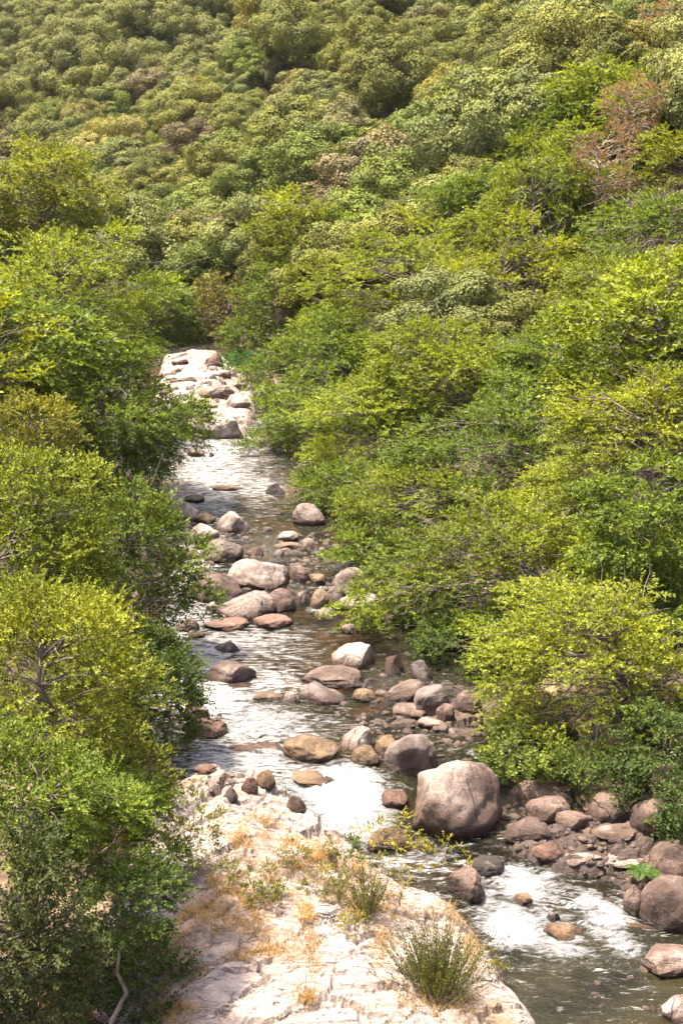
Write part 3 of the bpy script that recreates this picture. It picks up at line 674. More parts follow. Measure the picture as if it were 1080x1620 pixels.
def wood_mesh(r, base, C, R, thick, extra=0):
    """trunk from the base into the crown with a limb to every clump (crown centre is the origin)"""
    VV, FF, off = [], [], 0
    def put(p, q, k=5):
        nonlocal off
        v, f = tube(p, q, k); VV.append(v); FF.append(f+off); off += len(v)
    top = np.array([r.uniform(-.15, .15)*R[0], r.uniform(-.15, .15)*R[1], R[2]*.45])
    u = np.linspace(0, 1, 9)[:, None]
    tr = base*(1-u)+top*u + np.sin(u*math.pi)*r.normal(size=3)*np.array([.09, .09, 0])*np.linalg.norm(top-base)
    tr[1:-1] += r.normal(size=(7, 3))*.03*np.linalg.norm(top-base)*np.array([1, 1, .2])
    put(tr, thick*np.linspace(1, .25, 9)*np.array([1.35]+[1]*8))
    Hh = top[2]-base[2]
    for c in C:
        zz = np.clip((c[2]-.35*np.hypot(c[0], c[1])-base[2])/max(Hh, .1), .22, .95)*8
        i = int(zz); s = tr[i]+(tr[min(i+1, 8)]-tr[i])*(zz-i)
        v = np.linspace(0, 1, 6)[:, None]
        mid = (s+c)/2+np.array([0, 0, .12*np.linalg.norm(c-s)])+r.normal(size=3)*.10*np.linalg.norm(c-s)
        pa = s*(1-v)**2+mid*2*v*(1-v)+c*v*v
        pa[1:-1] += r.normal(size=(4, 3))*.025*np.linalg.norm(c-s)
        put(pa, np.linspace(thick*.38, thick*.07, 6))
        for _ in range(2+extra):
            e = c+r.normal(size=3)*R*.2+unit(c)*R*(.16 if extra == 0 else .2)
            w_ = np.linspace(0, 1, 5)[:, None]; md_ = (pa[3]+e)/2+r.normal(size=3)*.14*Rn(R)
            p2 = pa[3]*(1-w_)**2+md_*2*w_*(1-w_)+e*w_*w_; p2[1:-1] += r.normal(size=(3, 3))*.025*Rn(R)
            put(p2, thick*np.array([.16, .13, .10, .07, .03]), 3)
    return np.concatenate(VV), np.concatenate(FF)
def Rn(R): return float(np.mean(R))
LEAF_TOTAL = 0
def build_tree(name, loc, R, base, r, kind, col, label, cat='tree', group=None, nclump=50, nspray=30, K=12, leafL=.1, thick=None, mat=None, wood=None, extra=0):
    """loc: the crown's centre; base: the foot of the trunk, both in the world"""
    global LEAF_TOTAL
    R = np.array(R, float); base = np.asarray(base, float)
    t = empty(name, base, label, cat, group)
    V, var, C = crown_mesh(r, R, nclump, nspray, K, leafL, kind)
    LEAF_TOTAL += len(V)//4
    off = np.asarray(loc)-base
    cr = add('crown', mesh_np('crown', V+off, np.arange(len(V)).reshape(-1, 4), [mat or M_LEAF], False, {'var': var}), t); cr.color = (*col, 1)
    wv, wf = wood_mesh(r, -off, C, R, thick or max(.05, .035*R[2]+.02), extra)
    add('trunk', mesh_np('trunk', wv+off, wf, [wood or M_BARK], True), t)
    return t

LIME = (.120, .146, .016); GREEN = (.069, .104, .014); FRESH = (.100, .132, .014); DEEP = (.038, .062, .014); OLIVE = (.082, .082, .022)
GREY = (.055, .070, .024); YEL = (.112, .124, .018); RUST = (.155, .105, .07)
# px, py of the crown's middle, distance, half-width px, half-height px, foot shift x (m), kind, colour, leaf, label
NAMED = [
 (960, 1080, 35, 185, 172, 1.2, 'alder', LIME, .095, 'alder_tree', 'lime-green alder bush hanging over the rocks by the giant boulder'),
 (760, 930, 44, 190, 150, 3.0, 'alder', FRESH, .11, 'alder_tree', 'broad layered alder leaning over the middle pool'),
 (755, 1065, 41, 95, 85, 1.5, 'alder', DEEP, .10, 'alder_shrub', 'dark green alder shrub shading the stones behind the giant boulder'),
 (680, 1000, 45, 110, 80, 3.0, 'alder', GREEN, .11, 'alder_shrub', 'deep green low alder branches over the dark pool'),
 (1020, 720, 46, 150, 170, 2.0, 'alder', LIME, .11, 'alder_tree', 'bright yellow-green alder with forked dark trunk at the right edge'),
 (800, 740, 55, 170, 130, 3.0, 'alder', GREEN, .125, 'alder_tree', 'wide mid-green alder with a visible dark fork above the broad alder'),
 (610, 700, 66, 140, 120, 4.5, 'alder', FRESH, .145, 'alder_tree', 'alder reaching low over the far pool from the opposite bank'),
 (500, 690, 74, 105, 85, 5.0, 'alder', GREEN, .155, 'alder_tree', 'alder with drooping sprays trailing above the far pool'),
 (505, 590, 80, 90, 90, 3.5, 'alder', GREEN, .165, 'alder_tree', 'rounded green alder beside the white slabs'),
 (560, 790, 60, 100, 65, 3.5, 'alder', GREEN, .13, 'alder_shrub', 'low alder branches sheltering the pinkish dome boulder'),
 (655, 815, 53, 125, 75, 3.5, 'alder', FRESH, .12, 'alder_tree', 'fresh green alder filling the bank above the broad alder'),
 (700, 620, 66, 130, 110, 3.0, 'alder', FRESH, .14, 'alder_tree', 'fresh green alder below the large lime alder crown'),
 (890, 620, 60, 130, 110, 3.0, 'alder', GREEN, .13, 'alder_tree', 'mid-green alder left of the fresh green alder on the upper bank'),
 (905, 830, 49, 120, 100, 2.5, 'alder', LIME, .12, 'alder_tree', 'lime alder with dark trunk right above the broad alder'),
 (570, 900, 50, 60, 55, 3.5, 'alder', GREEN, .12, 'alder_shrub', 'low green sprays hanging over the grey-mauve boulder'),
 (560, 560, 86, 110, 100, 3.0, 'alder', FRESH, .165, 'alder_tree', 'fresh green alder right of the rounded green alder'),
 (640, 480, 84, 150, 130, 3.0, 'alder', FRESH, .165, 'alder_tree', 'tall yellow-green alder above the drooping alder'),
 (810, 500, 76, 150, 140, 3.0, 'alder', LIME, .155, 'alder_tree', 'large lime alder crown in the middle of the wooded bank'),
 (985, 520, 64, 130, 130, 2.0, 'alder', FRESH, .14, 'alder_tree', 'fresh green alder above the bright yellow-green alder'),
 (1050, 390, 74, 130, 90, 2.0, 'alder', GREEN, .15, 'alder_tree', 'green tree with bare pale branches at the right edge'),
 (345, 505, 116, 75, 55, 1.0, 'oak', OLIVE, .22, 'oak_tree', 'olive oak closing the valley right above the far bend'),
 (250, 500, 112, 60, 70, -1.0, 'alder', GREEN, .22, 'alder_tree', 'green tree left of the dark gap at the far bend'),
 (448, 475, 98, 65, 55, 1.5, 'alder', GREEN, .19, 'alder_tree', 'green alder above the shrub at the far bend'),
 (410, 545, 104, 55, 50, 1.0, 'alder', GREEN, .2, 'alder_shrub', 'green shrub right above the fern bank at the far bend'),
 (870, 330, 92, 110, 90, 2.0, 'alder', FRESH, .18, 'alder_tree', 'pale lime tree below the rusty dead tree'),
 (960, 1290, 33.5, 120, 50, 1.5, 'alder', DEEP, .09, 'alder_shrub', 'dark shaded shrub at the right edge below the lime alder bush'),
 (850, 1015, 41, 115, 85, 2.0, 'alder', FRESH, .11, 'alder_tree', 'fresh green alder wedged between the broad alder and the lime bush'),
 (1010, 905, 43, 110, 90, 1.5, 'alder', FRESH, .11, 'alder_tree', 'fresh green alder between the lime bush and the bright yellow-green alder'),
 (1062, 1215, 34, 60, 110, .8, 'alder', DEEP, .095, 'alder_shrub', 'dark green foliage hanging beside the domed brown boulder'),
 # the near bank on the other side
 (70, 310, 74, 110, 85, -1.0, 'alder', LIME, .15, 'alder_tree', 'tallest lime-green tree at the left edge below the hazy hill'),
 (95, 490, 60, 165, 130, -1.5, 'alder', FRESH, .13, 'alder_tree', 'large bright green alder at the left edge above the river bank'),
 (180, 670, 58, 125, 110, -2.5, 'alder', GREEN, .13, 'alder_tree', 'dark green tree leaning over the far pool from the left bank'),
 (45, 700, 42, 75, 70, -.8, 'oak', YEL, .09, 'oak_tree', 'yellowish-brown oak top at the left edge'),
 (60, 850, 34, 130, 130, -.8, 'oak', FRESH, .08, 'oak_tree', 'yellow-green rounded tree on the left bank'),
 (215, 910, 40, 100, 140, -1.5, 'oak', GREEN, .095, 'oak_tree', 'dense dark green tree standing at the water\'s edge by the boulder band'),
 (80, 1090, 25, 150, 170, -.8, 'oak', LIME, .065, 'oak_tree', 'large sunlit yellow-green tree with twiggy top on the near left bank'),
 (238, 1120, 33, 72, 140, -1.0, 'oak', DEEP, .075, 'oak_tree', 'narrow dark evergreen beside the red-brown boulders'),
 (150, 1320, 23.5, 130, 120, -.8, 'alder', GREEN, .065, 'alder_tree', 'layered green tree spreading above the pale outcrop'),
 (20, 1480, 18.5, 105, 190, -.6, 'oak', GREY, .055, 'oak_tree', 'grey-green evergreen oak in the bottom left corner'),
 (190, 1225, 27, 95, 85, -.8, 'oak', (.105, .125, .014), .07, 'oak_tree', 'sunlit green tree between the twiggy tree and the narrow evergreen'),
 (70, 1030, 30, 130, 80, -.8, 'oak', FRESH, .075, 'oak_tree', 'green tree crown filling in behind the twiggy yellow-green tree'),
 (60, 1260, 22, 110, 90, -.8, 'oak', GREEN, .06, 'oak_tree', 'green tree under the twiggy yellow-green tree at the left edge'),
 (215, 1430, 22, 70, 60, -.5, 'alder', DEEP, .06, 'alder_shrub', 'dark low branches under the layered green tree'),
]
r0 = np.random.default_rng(101)
TREE_XY = []
for px, py, dist, hw, hh, fx, kind, col, lf, nm, lab in NAMED:
    c = at(px, py, dist); R = np.array([hw*dist/F_PX, hw*dist/F_PX*.9, hh*dist/F_PX*1.0])
    b = np.array([c[0]+fx, c[1]+r0.uniform(-.3, .8), 0.]); b[2] = land(b[:1], b[1:2])[0]-.1
    area = 4*math.pi*R[0]*R[2]
    nl = min(area*2.1/(lf*lf*.5), 31000); nc = int(np.clip(area*.8, 26, 80)); K = 12
    nsp = max(6, int(nl/nc/K))
    build_tree(nm, c, R, b, r0, kind, col, lab, nclump=nc, nspray=nsp, K=K, leafL=lf, mat=M_LEAF if kind == 'alder' else M_OAK,
               group='trees and shrubs along the river', extra=1 if 'bare' in lab else 0, wood=M_DEADWOOD if 'bare' in lab else None)
    TREE_XY.append((c[0], c[1], R[0]))
TREE_XY = np.array(TREE_XY)

DEAD_SPOTS = []
for px, py, s_, lab in [(1000, 170, .78, 'rust-brown dead tree high on the right slope'), (950, 262, .85, 'small rust-brown dying tree below the rust-brown dead tree'),
                        (1062, 40, 1.0, 'orange-brown dead treetop in the top right corner')]:
    ds = np.linspace(50, 150, 300); Q = CAM+ray(px, py)*ds[:, None]; k = np.argmin(np.abs(Q[:, 2]-terrain(Q[:, 0], Q[:, 1])-6.4))
    DEAD_SPOTS.append((Q[k], s_, lab)); TREE_XY = np.concatenate([TREE_XY, [[Q[k][0], Q[k][1], 3.2], [Q[k][0]*.96, Q[k][1]*.96, 2.6], [Q[k][0]*.91, Q[k][1]*.91, 2.6], [Q[k][0]*.86, Q[k][1]*.86, 2.4]]])
# trees on the slopes: a few models of each kind, copied
def proto(seed, kind, R, nc, nsp, K, lf, mat, extra=0):
    r = np.random.default_rng(seed); R = np.array(R, float)
    V, var, C = crown_mesh(r, R, nc, nsp, K, lf, kind) if kind == 'alder' or extra else dome_mesh(r, R, nc, nsp*K, lf); base = np.array([0, 0, -R[2]*1.55])
    wv, wf = wood_mesh(r, base, C, R, .13, extra)
    F = np.arange(len(V)).reshape(-1, 4)
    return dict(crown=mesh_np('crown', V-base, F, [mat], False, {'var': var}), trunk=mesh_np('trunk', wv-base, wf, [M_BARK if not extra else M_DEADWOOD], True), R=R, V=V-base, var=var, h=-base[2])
ALDERS = [proto(200+i, 'alder', (2.9, 2.9, 2.9), 44, 26, 11, .185, M_LEAF) for i in range(4)]
OAKS = [proto(300+i, 'oak', q, n_, p_, 6, .17, M_FAR) for i, (q, n_, p_) in enumerate([((3.3, 3.3, 2.7), 44, 90), ((3.7, 3.5, 2.4), 60, 70), ((2.8, 2.8, 3.2), 38, 90), ((3.4, 3.1, 3.0), 30, 130), ((3.0, 3.3, 2.3), 52, 70), ((3.9, 3.9, 3.0), 70, 70)])]
DEADS = [proto(400+i, 'oak', (2.3, 2.3, 2.4), 34, 26, 6, .14, M_OAK, 1) for i in range(2)]
ORD = 'first second third fourth fifth sixth seventh eighth ninth tenth eleventh twelfth thirteenth fourteenth fifteenth sixteenth seventeenth eighteenth nineteenth twentieth'.split()
def ordw(i):
    if i < 20: return ORD[i]
    tens = ['twenty', 'thirty', 'forty', 'fifty', 'sixty'][(i+1)//10-2]; k = (i+1) % 10
    return (tens+'-'+ORD[k-1]) if k else {'twenty': 'twentieth', 'thirty': 'thirtieth', 'forty': 'fortieth', 'fifty': 'fiftieth', 'sixty': 'sixtieth'}[tens]
r1 = np.random.default_rng(55)
pts = []
sp = 4.3
for gy in np.concatenate([np.arange(34, 105, 3.5), np.arange(105, 400, 4.4)]):
    s_ = sp*(.92 if gy < 105 else (1.12 if gy < 200 else 1.3))
    for gx in np.arange(-.34*gy-14, .34*gy+14, s_):
        pts.append((gx+r1.uniform(-.42, .42)*s_, gy+r1.uniform(-.42, .42)*s_))
pts = np.array(pts); dd = sdist(pts[:, 0], pts[:, 1]); pz = terrain(pts[:, 0], pts[:, 1])
keep = np.abs(dd) > np.where(pts[:, 1] > 113, 1.0, halfw(pts[:, 1])+2.6)
for tx, ty, tr_ in TREE_XY:
    keep &= np.hypot(pts[:, 0]-tx, pts[:, 1]-ty) > tr_*.95
keep &= ~((pts[:, 1] < 60) & (pts[:, 0] < 0) & (pts[:, 0] > -9))
keep &= ~((pts[:, 1] < 50) & (pts[:, 0] > 0) & (dd < 9))
pts, dd, pz = pts[keep], dd[keep], pz[keep]
top = np.stack([pts[:, 0], pts[:, 1], pz+5.2], 1); ppx, ppy, pdep = project(top)
# the horizon of nearer trees, column by column, tells which crowns show
order = np.argsort(pdep); sky_line = np.full(160, 1e9); shows = np.zeros(len(pts), bool)
for i in order:
    wpx = 2.4*F_PX/pdep[i]; a, b = int((ppx[i]-wpx)/8)+12, int((ppx[i]+wpx)/8)+12
    if b < 0 or a >= 160: continue
    a, b = max(a, 0), min(b, 159); seg = sky_line[a:b+1]; tp = ppy[i]-1.6*F_PX/pdep[i]
    if (seg > tp+4).mean() > .3 and -30 < ppx[i] < 1110 and tp < 1640 and ppy[i] > -60: shows[i] = True
    sky_line[a:b+1] = np.minimum(seg, tp+1.2*F_PX/pdep[i])
hill = pts[:, 1] > 108
kinds = []
for i in range(len(pts)):
    u = r1.random(); d = dd[i]; y = pts[i, 1]
    if not hill[i] and (d > 0 and d < 34 or d < 0):
        kinds.append('alder' if u < .8 else 'oak')
    else:
        kinds.append('alder' if u < .05 and y < 130 else ('grey' if u < .12 else ('cream' if u < .22 else 'oak')))
COLW = {'alder': [('lime-green', LIME), ('fresh green', FRESH), ('mid-green', GREEN)], 'oak': [('olive', (.134, .140, .036)), ('dark olive', (.104, .114, .032)), ('green', (.106, .132, .032)), ('mossy', (.122, .140, .050))],
        'grey': [('grey-brown', (.140, .120, .070)), ('dusky grey-green', (.118, .115, .058))], 'cream': [('pale straw-green', (.175, .165, .058)), ('yellowish olive', (.155, .142, .034))]}
ids = np.nonzero(shows)[0]
ids = ids[np.argsort(pdep[ids])]
# the 290 that show largest stand as objects of their own, the rest of the wood is one mass
ald = np.array([k == 'alder' for k in kinds])
oaks_ = ids[~ald[ids]]; solo = np.concatenate([ids[ald[ids]][:260], oaks_[:300]]); rest = np.setdiff1d(np.arange(len(pts)), solo)
meta = {}
for i in solo:
    k = kinds[i]; w, c = COLW[k][r1.integers(len(COLW[k]))]; meta[i] = (k, w, np.array(c)*r1.uniform(.85, 1.15))
regions = {'h': [i for i in solo if hill[i]], 'r': [i for i in solo if not hill[i] and dd[i] > 0], 'l': [i for i in solo if not hill[i] and dd[i] <= 0]}
label = {}
for rg, lst in regions.items():
    lst = sorted(lst, key=lambda i: ppy[i]); per = 12 if rg == 'h' else 7
    where = {'h': 'on the hillside', 'r': 'on the wooded right slope', 'l': 'on the left slope'}[rg]
    for row in range(0, len(lst), per):
        for q, i in enumerate(sorted(lst[row:row+per], key=lambda i: ppx[i])):
            k, w, c = meta[i]
            nm = {'alder': 'alder', 'oak': 'holm oak', 'grey': 'oak', 'cream': 'oak'}[k]
            label[i] = f'{w} {nm} {where}, {ordw(q)} from left in {ordw(row//per)} row down'
def plant(i, P, nm, lab, col, group, s, rz, cat='tree'):
    t = empty(nm, (pts[i, 0], pts[i, 1], pz[i]-.15), lab, cat, group); t.rotation_euler[2] = rz; t.scale = s
    c = add('crown', P['crown'], t); c.color = (*col, 1)
    add('trunk', P['trunk'], t)
    return t
for i in solo:
    k, w, c = meta[i]; P = (ALDERS if k == 'alder' else OAKS); P = P[r1.integers(len(P))]
    q = .95*np.exp(r1.normal()*.2)*(1.0 if pts[i, 1] < 200 else 1.2)
    if k == 'alder' and not hill[i]: q *= .95
    plant(i, P, 'alder_tree' if k == 'alder' else 'oak_tree', label[i], c, {'h': 'trees on the hillside', 'r': 'trees on the wooded bank', 'l': 'trees on the wooded bank'}['h' if hill[i] else 'r'],
          (q*r1.uniform(.82, 1.3), q*r1.uniform(.82, 1.3), q*r1.uniform(.78, 1.15)), r1.uniform(0, 6.28))
# the rest of the wood: one mass, copies scattered by geometry nodes
kit = bpy.data.collections.new('forest_kit')
for a_, P in enumerate(OAKS[:4]):
    for c in [(.074, .080, .026), (.060, .068, .022), (.095, .095, .030), (.085, .080, .038)]:
        o = bpy.data.objects.new('oak_crown', P['crown']); o.color = (*c, 1); kit.objects.link(o)
rest = np.array([i for i in rest if pts[i, 1] > 70 or shows[i]])
fp = np.stack([pts[rest, 0], pts[rest, 1], pz[rest]-.15], 1); nr = len(rest)
fm = bpy.data.meshes.new('distant_forest'); fm.vertices.add(nr); fm.vertices.foreach_set('co', fp.astype(np.float32).ravel()); fm.update()
for an, av in (('size', .96*np.exp(r1.normal(size=nr)*.2)*np.where(fp[:, 1] < 200, 1.0, 1.25)), ('turn', r1.uniform(0, 6.28, nr))):
    q = fm.attributes.new(an, 'FLOAT', 'POINT'); q.data.foreach_set('value', av.astype(np.float32))
fo = add('distant_forest', fm, kind='stuff', label='olive holm oak forest covering the far hillside', category='forest')
fo.color = (.128, .138, .050, 1)
gt = bpy.data.node_groups.new('forest_scatter', 'GeometryNodeTree')
gt.interface.new_socket('Geometry', in_out='INPUT', socket_type='NodeSocketGeometry'); gt.interface.new_socket('Geometry', in_out='OUTPUT', socket_type='NodeSocketGeometry')
gi = gt.nodes.new('NodeGroupInput'); go = gt.nodes.new('NodeGroupOutput'); ip = gt.nodes.new('GeometryNodeInstanceOnPoints')
cinf = gt.nodes.new('GeometryNodeCollectionInfo'); cinf.inputs[0].default_value = kit; cinf.inputs['Separate Children'].default_value = True; cinf.inputs['Reset Children'].default_value = True
na = [gt.nodes.new('GeometryNodeInputNamedAttribute') for _ in range(2)]
for q, nm in zip(na, ('size', 'turn')): q.data_type = 'FLOAT'; q.inputs[0].default_value = nm
cx3 = gt.nodes.new('ShaderNodeCombineXYZ'); er = gt.nodes.new('FunctionNodeEulerToRotation')
gt.links.new(na[1].outputs[0], cx3.inputs[2]); gt.links.new(cx3.outputs[0], er.inputs[0])
ip.inputs['Pick Instance'].default_value = True
gt.links.new(gi.outputs[0], ip.inputs['Points']); gt.links.new(cinf.outputs[0], ip.inputs['Instance']); gt.links.new(er.outputs[0], ip.inputs['Rotation']); gt.links.new(na[0].outputs[0], ip.inputs['Scale'])
gt.links.new(ip.outputs[0], go.inputs[0])
md = fo.modifiers.new('scatter', 'NODES'); md.node_group = gt
print('TREES solo', len(solo), 'shown', len(ids), 'rest', nr, 'named leaves', LEAF_TOTAL)

# dead and dying trees on the slope
for q_, (c, s, lab) in enumerate(DEAD_SPOTS):
    g = terrain(c[:1], c[1:2])[0]; P = DEADS[q_ % 2]
    z = c[2]-P['h']*s
    t = empty('dead_tree', (c[0], c[1], z), lab, 'tree', 'dead trees on the slope'); t.scale = (s, s, s); t.rotation_euler[2] = 1.7*q_
    cr = add('crown', P['crown'], t); cr.color = (*RUST, 1); add('trunk', P['trunk'], t)
    if z > g:
        tv, tf = tube([(0, 0, (g-z-.3)/s), (.05, 0, (g-z)/s*.5), (0, 0, .3)], [.2, .16, .13]); add('trunk', mesh_np('trunk', tv, tf, [M_DEADWOOD], True), t)

# ------------------------------------------------------------------ small plants
def blades(r, c, n, h, spread, w, lean=.5):
    """thin tapering stalks from a foot; vertices of quads"""
    b = c+np.concatenate([r.normal(size=(n, 2))*spread, np.zeros((n, 1))], 1)
    d = unit(np.concatenate([r.normal(size=(n, 2))*lean, np.ones((n, 1))], 1)); L = h*r.uniform(.5, 1.15, (n, 1))
    s = unit(np.cross(d, r.normal(size=(n, 3))))*w
    m = b+d*L*.55; e = b+d*L+np.concatenate([d[:, :2]*L*.35, np.zeros((n, 1))], 1)
    return np.stack([b-s, b+s, m+s*.7, m-s*.7], 1).reshape(-1, 3), np.stack([m-s*.7, m+s*.7, e+s*.1, e-s*.1], 1).reshape(-1, 3)
M_STRAW = leaf_material('dry_grass', trans=.3, rough=.8, spec=.1, yellow=(1.15, .95, .75))
r2 = np.random.default_rng(77)
GP = [(395, 1430, 40, 20, 46), (440, 1390, 60, 25, 70), (400, 1470, 50, 22, 60), (330, 1450, 30, 40, 44), (415, 1305, 30, 20, 26), (455, 1330, 30, 14, 24), (500, 1360, 40, 22, 50), (520, 1340, 20, 16, 20), (560, 1375, 30, 24, 36),
      (480, 1440, 22, 26, 34), (490, 1500, 10, 50, 40), (430, 1505, 50, 14, 40), (485, 1580, 16, 14, 24), (610, 1420, 50, 40, 60), (640, 1370, 50, 24, 40), (700, 1440, 50, 40, 50), (745, 1500, 18, 40, 34), (690, 1585, 50, 24, 50),
      (605, 1490, 20, 40, 36), (290, 1480, 30, 50, 50), (270, 1600, 40, 20, 50), (250, 1510, 40, 40, 40), (380, 1340, 20, 26, 26), (350, 1400, 30, 26, 36), (730, 1590, 20, 20, 20), (560, 1440, 26, 16, 20), (380, 1510, 26, 14, 16)]
GV, GA = [], []
for cx_, cy_, cw_, ch_, n in GP:
    tone = r2.uniform(0, 1)
    for _ in range(int(n*1.6)):
        p, dist = hit(cx_+r2.normal()*cw_*.55, cy_+r2.normal()*ch_*.55, land)
        if out_z(p[:1], p[1:2])[0] < zw(p[0], p[1])+.12: continue
        p[2] = land(p[:1], p[1:2])[0]-.02
        a, b = blades(r2, p, int(r2.integers(6, 13)), r2.uniform(.08, .24), .06, .005, .6)
        GV += [a, b]; GA += [np.full(len(a), np.clip(tone+r2.normal()*.25, 0, 1))]*2
GV = np.concatenate(GV)
o = add('dry_grass', mesh_np('dry_grass', GV, np.arange(len(GV)).reshape(-1, 4), [M_STRAW], False, {'var': np.concatenate(GA)}), kind='stuff', label='dry straw-coloured grass growing in the outcrop cracks', category='grass')
o.color = (.36, .25, .115, 1)

def shrub(px, py, w, h, col, lab, kind='oak', lf=.05, nc=22, nsp=22, K=10, name='shrub', lift=.5):
    """a bush whose foot stands where the sight line through its lower edge meets the rock"""
    b, dist = hit(px, py+h*.42, land); b[2] -= .05
    R = np.array([w/2, w/2*.9, h/2])*dist/F_PX*np.array([1, 1, .95]); c = b+np.array([0, 0, R[2]*(1+lift*.2)])
    return build_tree(name, c, R, b, r2, kind, col, lab, 'shrub', 'shrubs on the outcrop and banks', nclump=nc, nspray=nsp, K=K, leafL=lf, thick=.018, mat=M_OAK)
shrub(305, 1325, 95, 130, (.085, .095, .02), 'sparse young green shrub with thin dark stem at the outcrop edge', lf=.05, nc=24, nsp=10)
shrub(415, 1400, 60, 50, (.085, .095, .018), 'small green cushion shrub in the middle of the outcrop', lf=.04, nc=14, nsp=12)
shrub(512, 1403, 64, 46, (.10, .105, .018), 'low yellow-green cushion shrub next to the dry grass', lf=.04, nc=14, nsp=12)
shrub(622, 1405, 90, 90, (.17, .155, .025), 'yellow flowering spurge bush on the outcrop crest', lf=.03, nc=20, nsp=7)
shrub(605, 1325, 90, 60, (.16, .16, .02), 'yellow-green leafy sprig by the ochre rock', lf=.05, nc=10, nsp=9)
shrub(700, 1350, 90, 44, (.16, .16, .02), 'thin yellow-green twigs above the blocky brown rock', lf=.045, nc=9, nsp=7)
shrub(545, 1352, 40, 46, (.06, .085, .018), 'little dark green plant beside the falls', lf=.05, nc=10, nsp=8)
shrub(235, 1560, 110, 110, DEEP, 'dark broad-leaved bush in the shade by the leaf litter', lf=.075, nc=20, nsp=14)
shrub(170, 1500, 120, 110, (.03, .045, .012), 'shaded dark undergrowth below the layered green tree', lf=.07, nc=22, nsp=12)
shrub(1045, 1190, 150, 150, DEEP, 'dark green bush behind the brown pale-flecked boulder', 'alder', lf=.09, nc=30, nsp=16)
shrub(935, 1225, 130, 80, (.045, .07, .014), 'shaded low green bush above the domed brown boulder', 'alder', lf=.09, nc=24, nsp=14)
shrub(825, 1195, 130, 80, (.06, .085, .014), 'green leafy sprays behind the dark shaded boulder', 'alder', lf=.09, nc=24, nsp=14)
shrub(1050, 985, 120, 90, GREEN, 'green bush filling the gap right of the lime alder bush', 'alder', lf=.11, nc=30, nsp=16)
shrub(1070, 1290, 60, 90, DEEP, 'dark narrow bush at the right edge above the fern', 'alder', lf=.09, nc=18, nsp=12)
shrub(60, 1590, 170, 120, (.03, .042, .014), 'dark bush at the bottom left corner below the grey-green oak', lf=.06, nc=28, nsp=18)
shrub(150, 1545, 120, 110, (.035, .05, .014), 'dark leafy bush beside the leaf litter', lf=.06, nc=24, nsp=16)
shrub(462, 1345, 44, 30, (.10, .105, .02), 'tiny olive plant on the upper outcrop', lf=.035, nc=9, nsp=9)
shrub(560, 1460, 40, 30, (.11, .105, .02), 'tiny yellow-green plant in an outcrop crack beside the heather', lf=.035, nc=9, nsp=9)
shrub(360, 1385, 50, 40, (.09, .10, .02), 'small olive plant among the dry grass', lf=.035, nc=10, nsp=9)
shrub(388, 580, 60, 34, (.03, .085, .02), 'vivid green fern bank at the far bend', lf=.16, nc=14, nsp=10)
shrub(285, 672, 50, 40, GREEN, 'small green bush left of the big white slab', lf=.15, nc=12, nsp=10)
shrub(787, 1535, 26, 26, (.13, .12, .02), 'small green tuft on the outcrop\'s rounded end', lf=.03, nc=8, nsp=8)

def heather(px, py, w, h, lab, col, n=420):
    b, dist = hit(px, py+h*.45, land); s = dist/F_PX; t = empty('heather_shrub', b, lab, 'shrub')
    r = r2; V = []; 
    f = np.concatenate([r.normal(size=(n, 2))*w*s*.14, np.zeros((n, 1))], 1)
    d = unit(np.concatenate([f[:, :2]/(w*s*.14)*.36+r.normal(size=(n, 2))*.12, np.ones((n, 1))], 1)); L = h*s*r.uniform(.45, 1.02, n)
    K = 26; u = np.linspace(.18, 1, K)
    P = f[:, None]+d[:, None]*(L[:, None]*u)[..., None]
    D = d[:, None]*.8+r.normal(size=(n, K, 3))*.45; N = r.normal(size=(n, K, 3))
    LL = .055*r.uniform(.7, 1.2, n*K)
    V = leaves(P.reshape(-1, 3), D.reshape(-1, 3), N.reshape(-1, 3), LL, LL*.36)
    var = np.repeat(np.clip(.5+.3*r.normal(size=n), 0, 1), K*4)
    c = add('foliage', mesh_np('foliage', V, np.arange(len(V)).reshape(-1, 4), [M_OAK], False, {'var': var}), t); c.color = (*col, 1)
    VV, FF, off = [], [], 0
    for k in range(0, n, 4):
        v, q = tube([f[k], f[k]+d[k]*L[k]*.5, f[k]+d[k]*L[k]*.95], [.007, .005, .002], 4); VV.append(v); FF.append(q+off); off += len(v)
    add('stem', mesh_np('stem', np.concatenate(VV), np.concatenate(FF), [M_BARK], True), t)
heather(690, 1520, 112, 118, 'upright green heather bush on the outcrop above the pool', (.070, .080, .018), 460)
heather(581, 1405, 34, 110, 'slim upright heather sprig on the outcrop beside the spurge', (.075, .08, .02), 110)
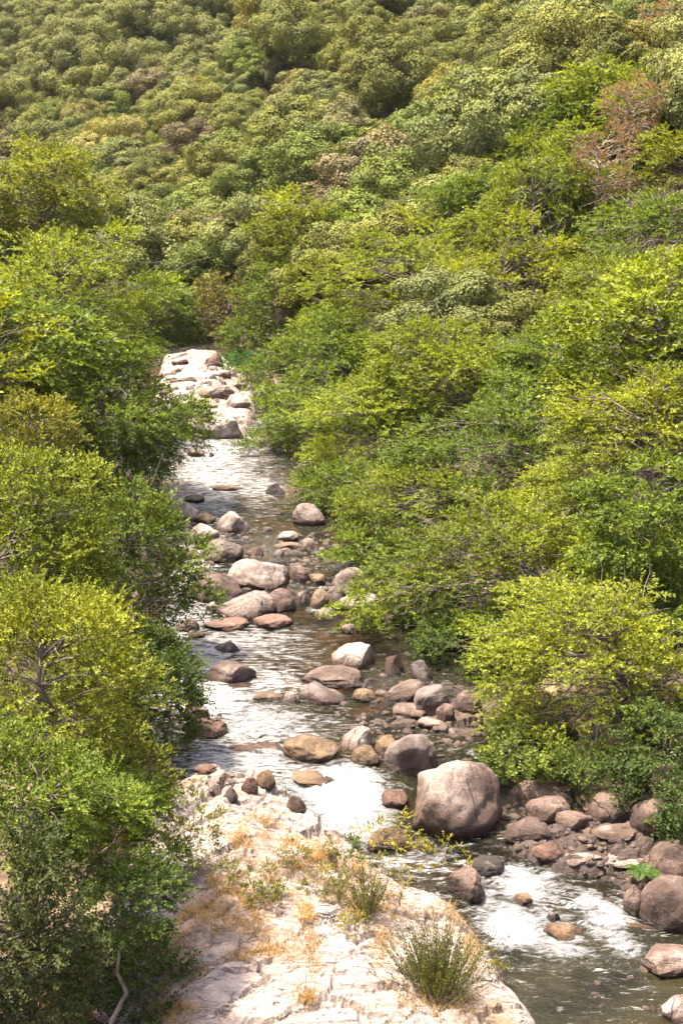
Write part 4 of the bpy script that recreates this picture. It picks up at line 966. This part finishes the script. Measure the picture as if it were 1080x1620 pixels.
# fern between the boulders on the pool bank
b, dist = hit(1015, 1388, land); t = empty('fern', b, 'bright green fern between the boulders on the pool bank', 'fern')
for k in range(9):
    a = k*6.283/9+r2.uniform(-.3, .3); L = r2.uniform(.42, .62); u = np.linspace(0, 1, 24)
    ctr = np.stack([np.cos(a)*L*u*.8, np.sin(a)*L*u*.8, .05+L*(.85*u-.75*u*u)], 1); tg = unit(np.gradient(ctr, axis=0)); sd_ = unit(np.cross(tg, [0, 0, 1.]))
    wv = np.sin(np.clip(u*1.05, 0, 1)*math.pi)**.7*.13+.01
    V = np.concatenate([leaves(ctr, sd_*sg+tg*.35, np.cross(sd_*sg, tg)*sg+r2.normal(size=ctr.shape)*.15, wv, np.full(24, .028)) for sg in (1, -1)])
    fr = add('frond', mesh_np('frond', V, np.arange(len(V)).reshape(-1, 4), [M_LEAF], False, {'var': np.full(len(V), .4)}), t); fr.color = (.05, .095, .018, 1)
# bare twig on the outcrop
b, dist = hit(483, 1568, land); VV, FF, off = [], [], 0
t = empty('dead_twig', b, 'bare forked dead twig standing on the pale rock', 'twig')
for e, q in (((.02, 0, .5), .008), ((.28, .02, .38), .006), ((.16, -.03, .52), .005), ((-.1, .02, .4), .005)):
    v, f = tube([(0, 0, 0), (e[0]*.35, e[1], e[2]*.5), e], [q, q*.8, q*.3], 4); VV.append(v); FF.append(f+off); off += len(v)
add('stem', mesh_np('stem', np.concatenate(VV), np.concatenate(FF), [M_DEADWOOD], True), t)

# leaf litter in the bottom corner
n = 2600; P = []
for _ in range(n):
    q = np.array([r2.uniform(-7, -3.0), r2.uniform(18.2, 23.5)]); P.append((q[0], q[1], land(q[:1], q[1:2])[0]+.012))
P = np.array(P); L = r2.uniform(.05, .10, n)
V = leaves(P, np.concatenate([r2.normal(size=(n, 2)), r2.normal(size=(n, 1))*.25], 1), np.array([0, 0, 1.])+r2.normal(size=(n, 3))*.35, L, L*.6)
o = add('leaf_litter', mesh_np('leaf_litter', V, np.arange(len(V)).reshape(-1, 4), [M_STRAW], False, {'var': np.repeat(r2.random(n), 4)}), kind='stuff', label='reddish-brown dead leaves covering the shaded bank', category='leaves')
o.color = (.22, .085, .04, 1)

# ------------------------------------------------------------------ air
bm = bmesh.new(); bmesh.ops.create_cube(bm, size=1); me = bpy.data.meshes.new('haze'); bm.to_mesh(me); bm.free()
T = NT('haze'); pv = T.n('VolumePrincipled', {'Color': (.95, .96, .97, 1), 'Density': .00004, 'Anisotropy': .2}); ou = T.n('OutputMaterial'); T.t.links.new(pv.outputs[0], ou.inputs['Volume'])
me.materials.append(T.m); hz = add('haze', me, kind='stuff', label='thin pale air haze over the valley', category='haze')
hz.scale = (1440, 1010, 140); hz.location = (0, 405, 66-4)
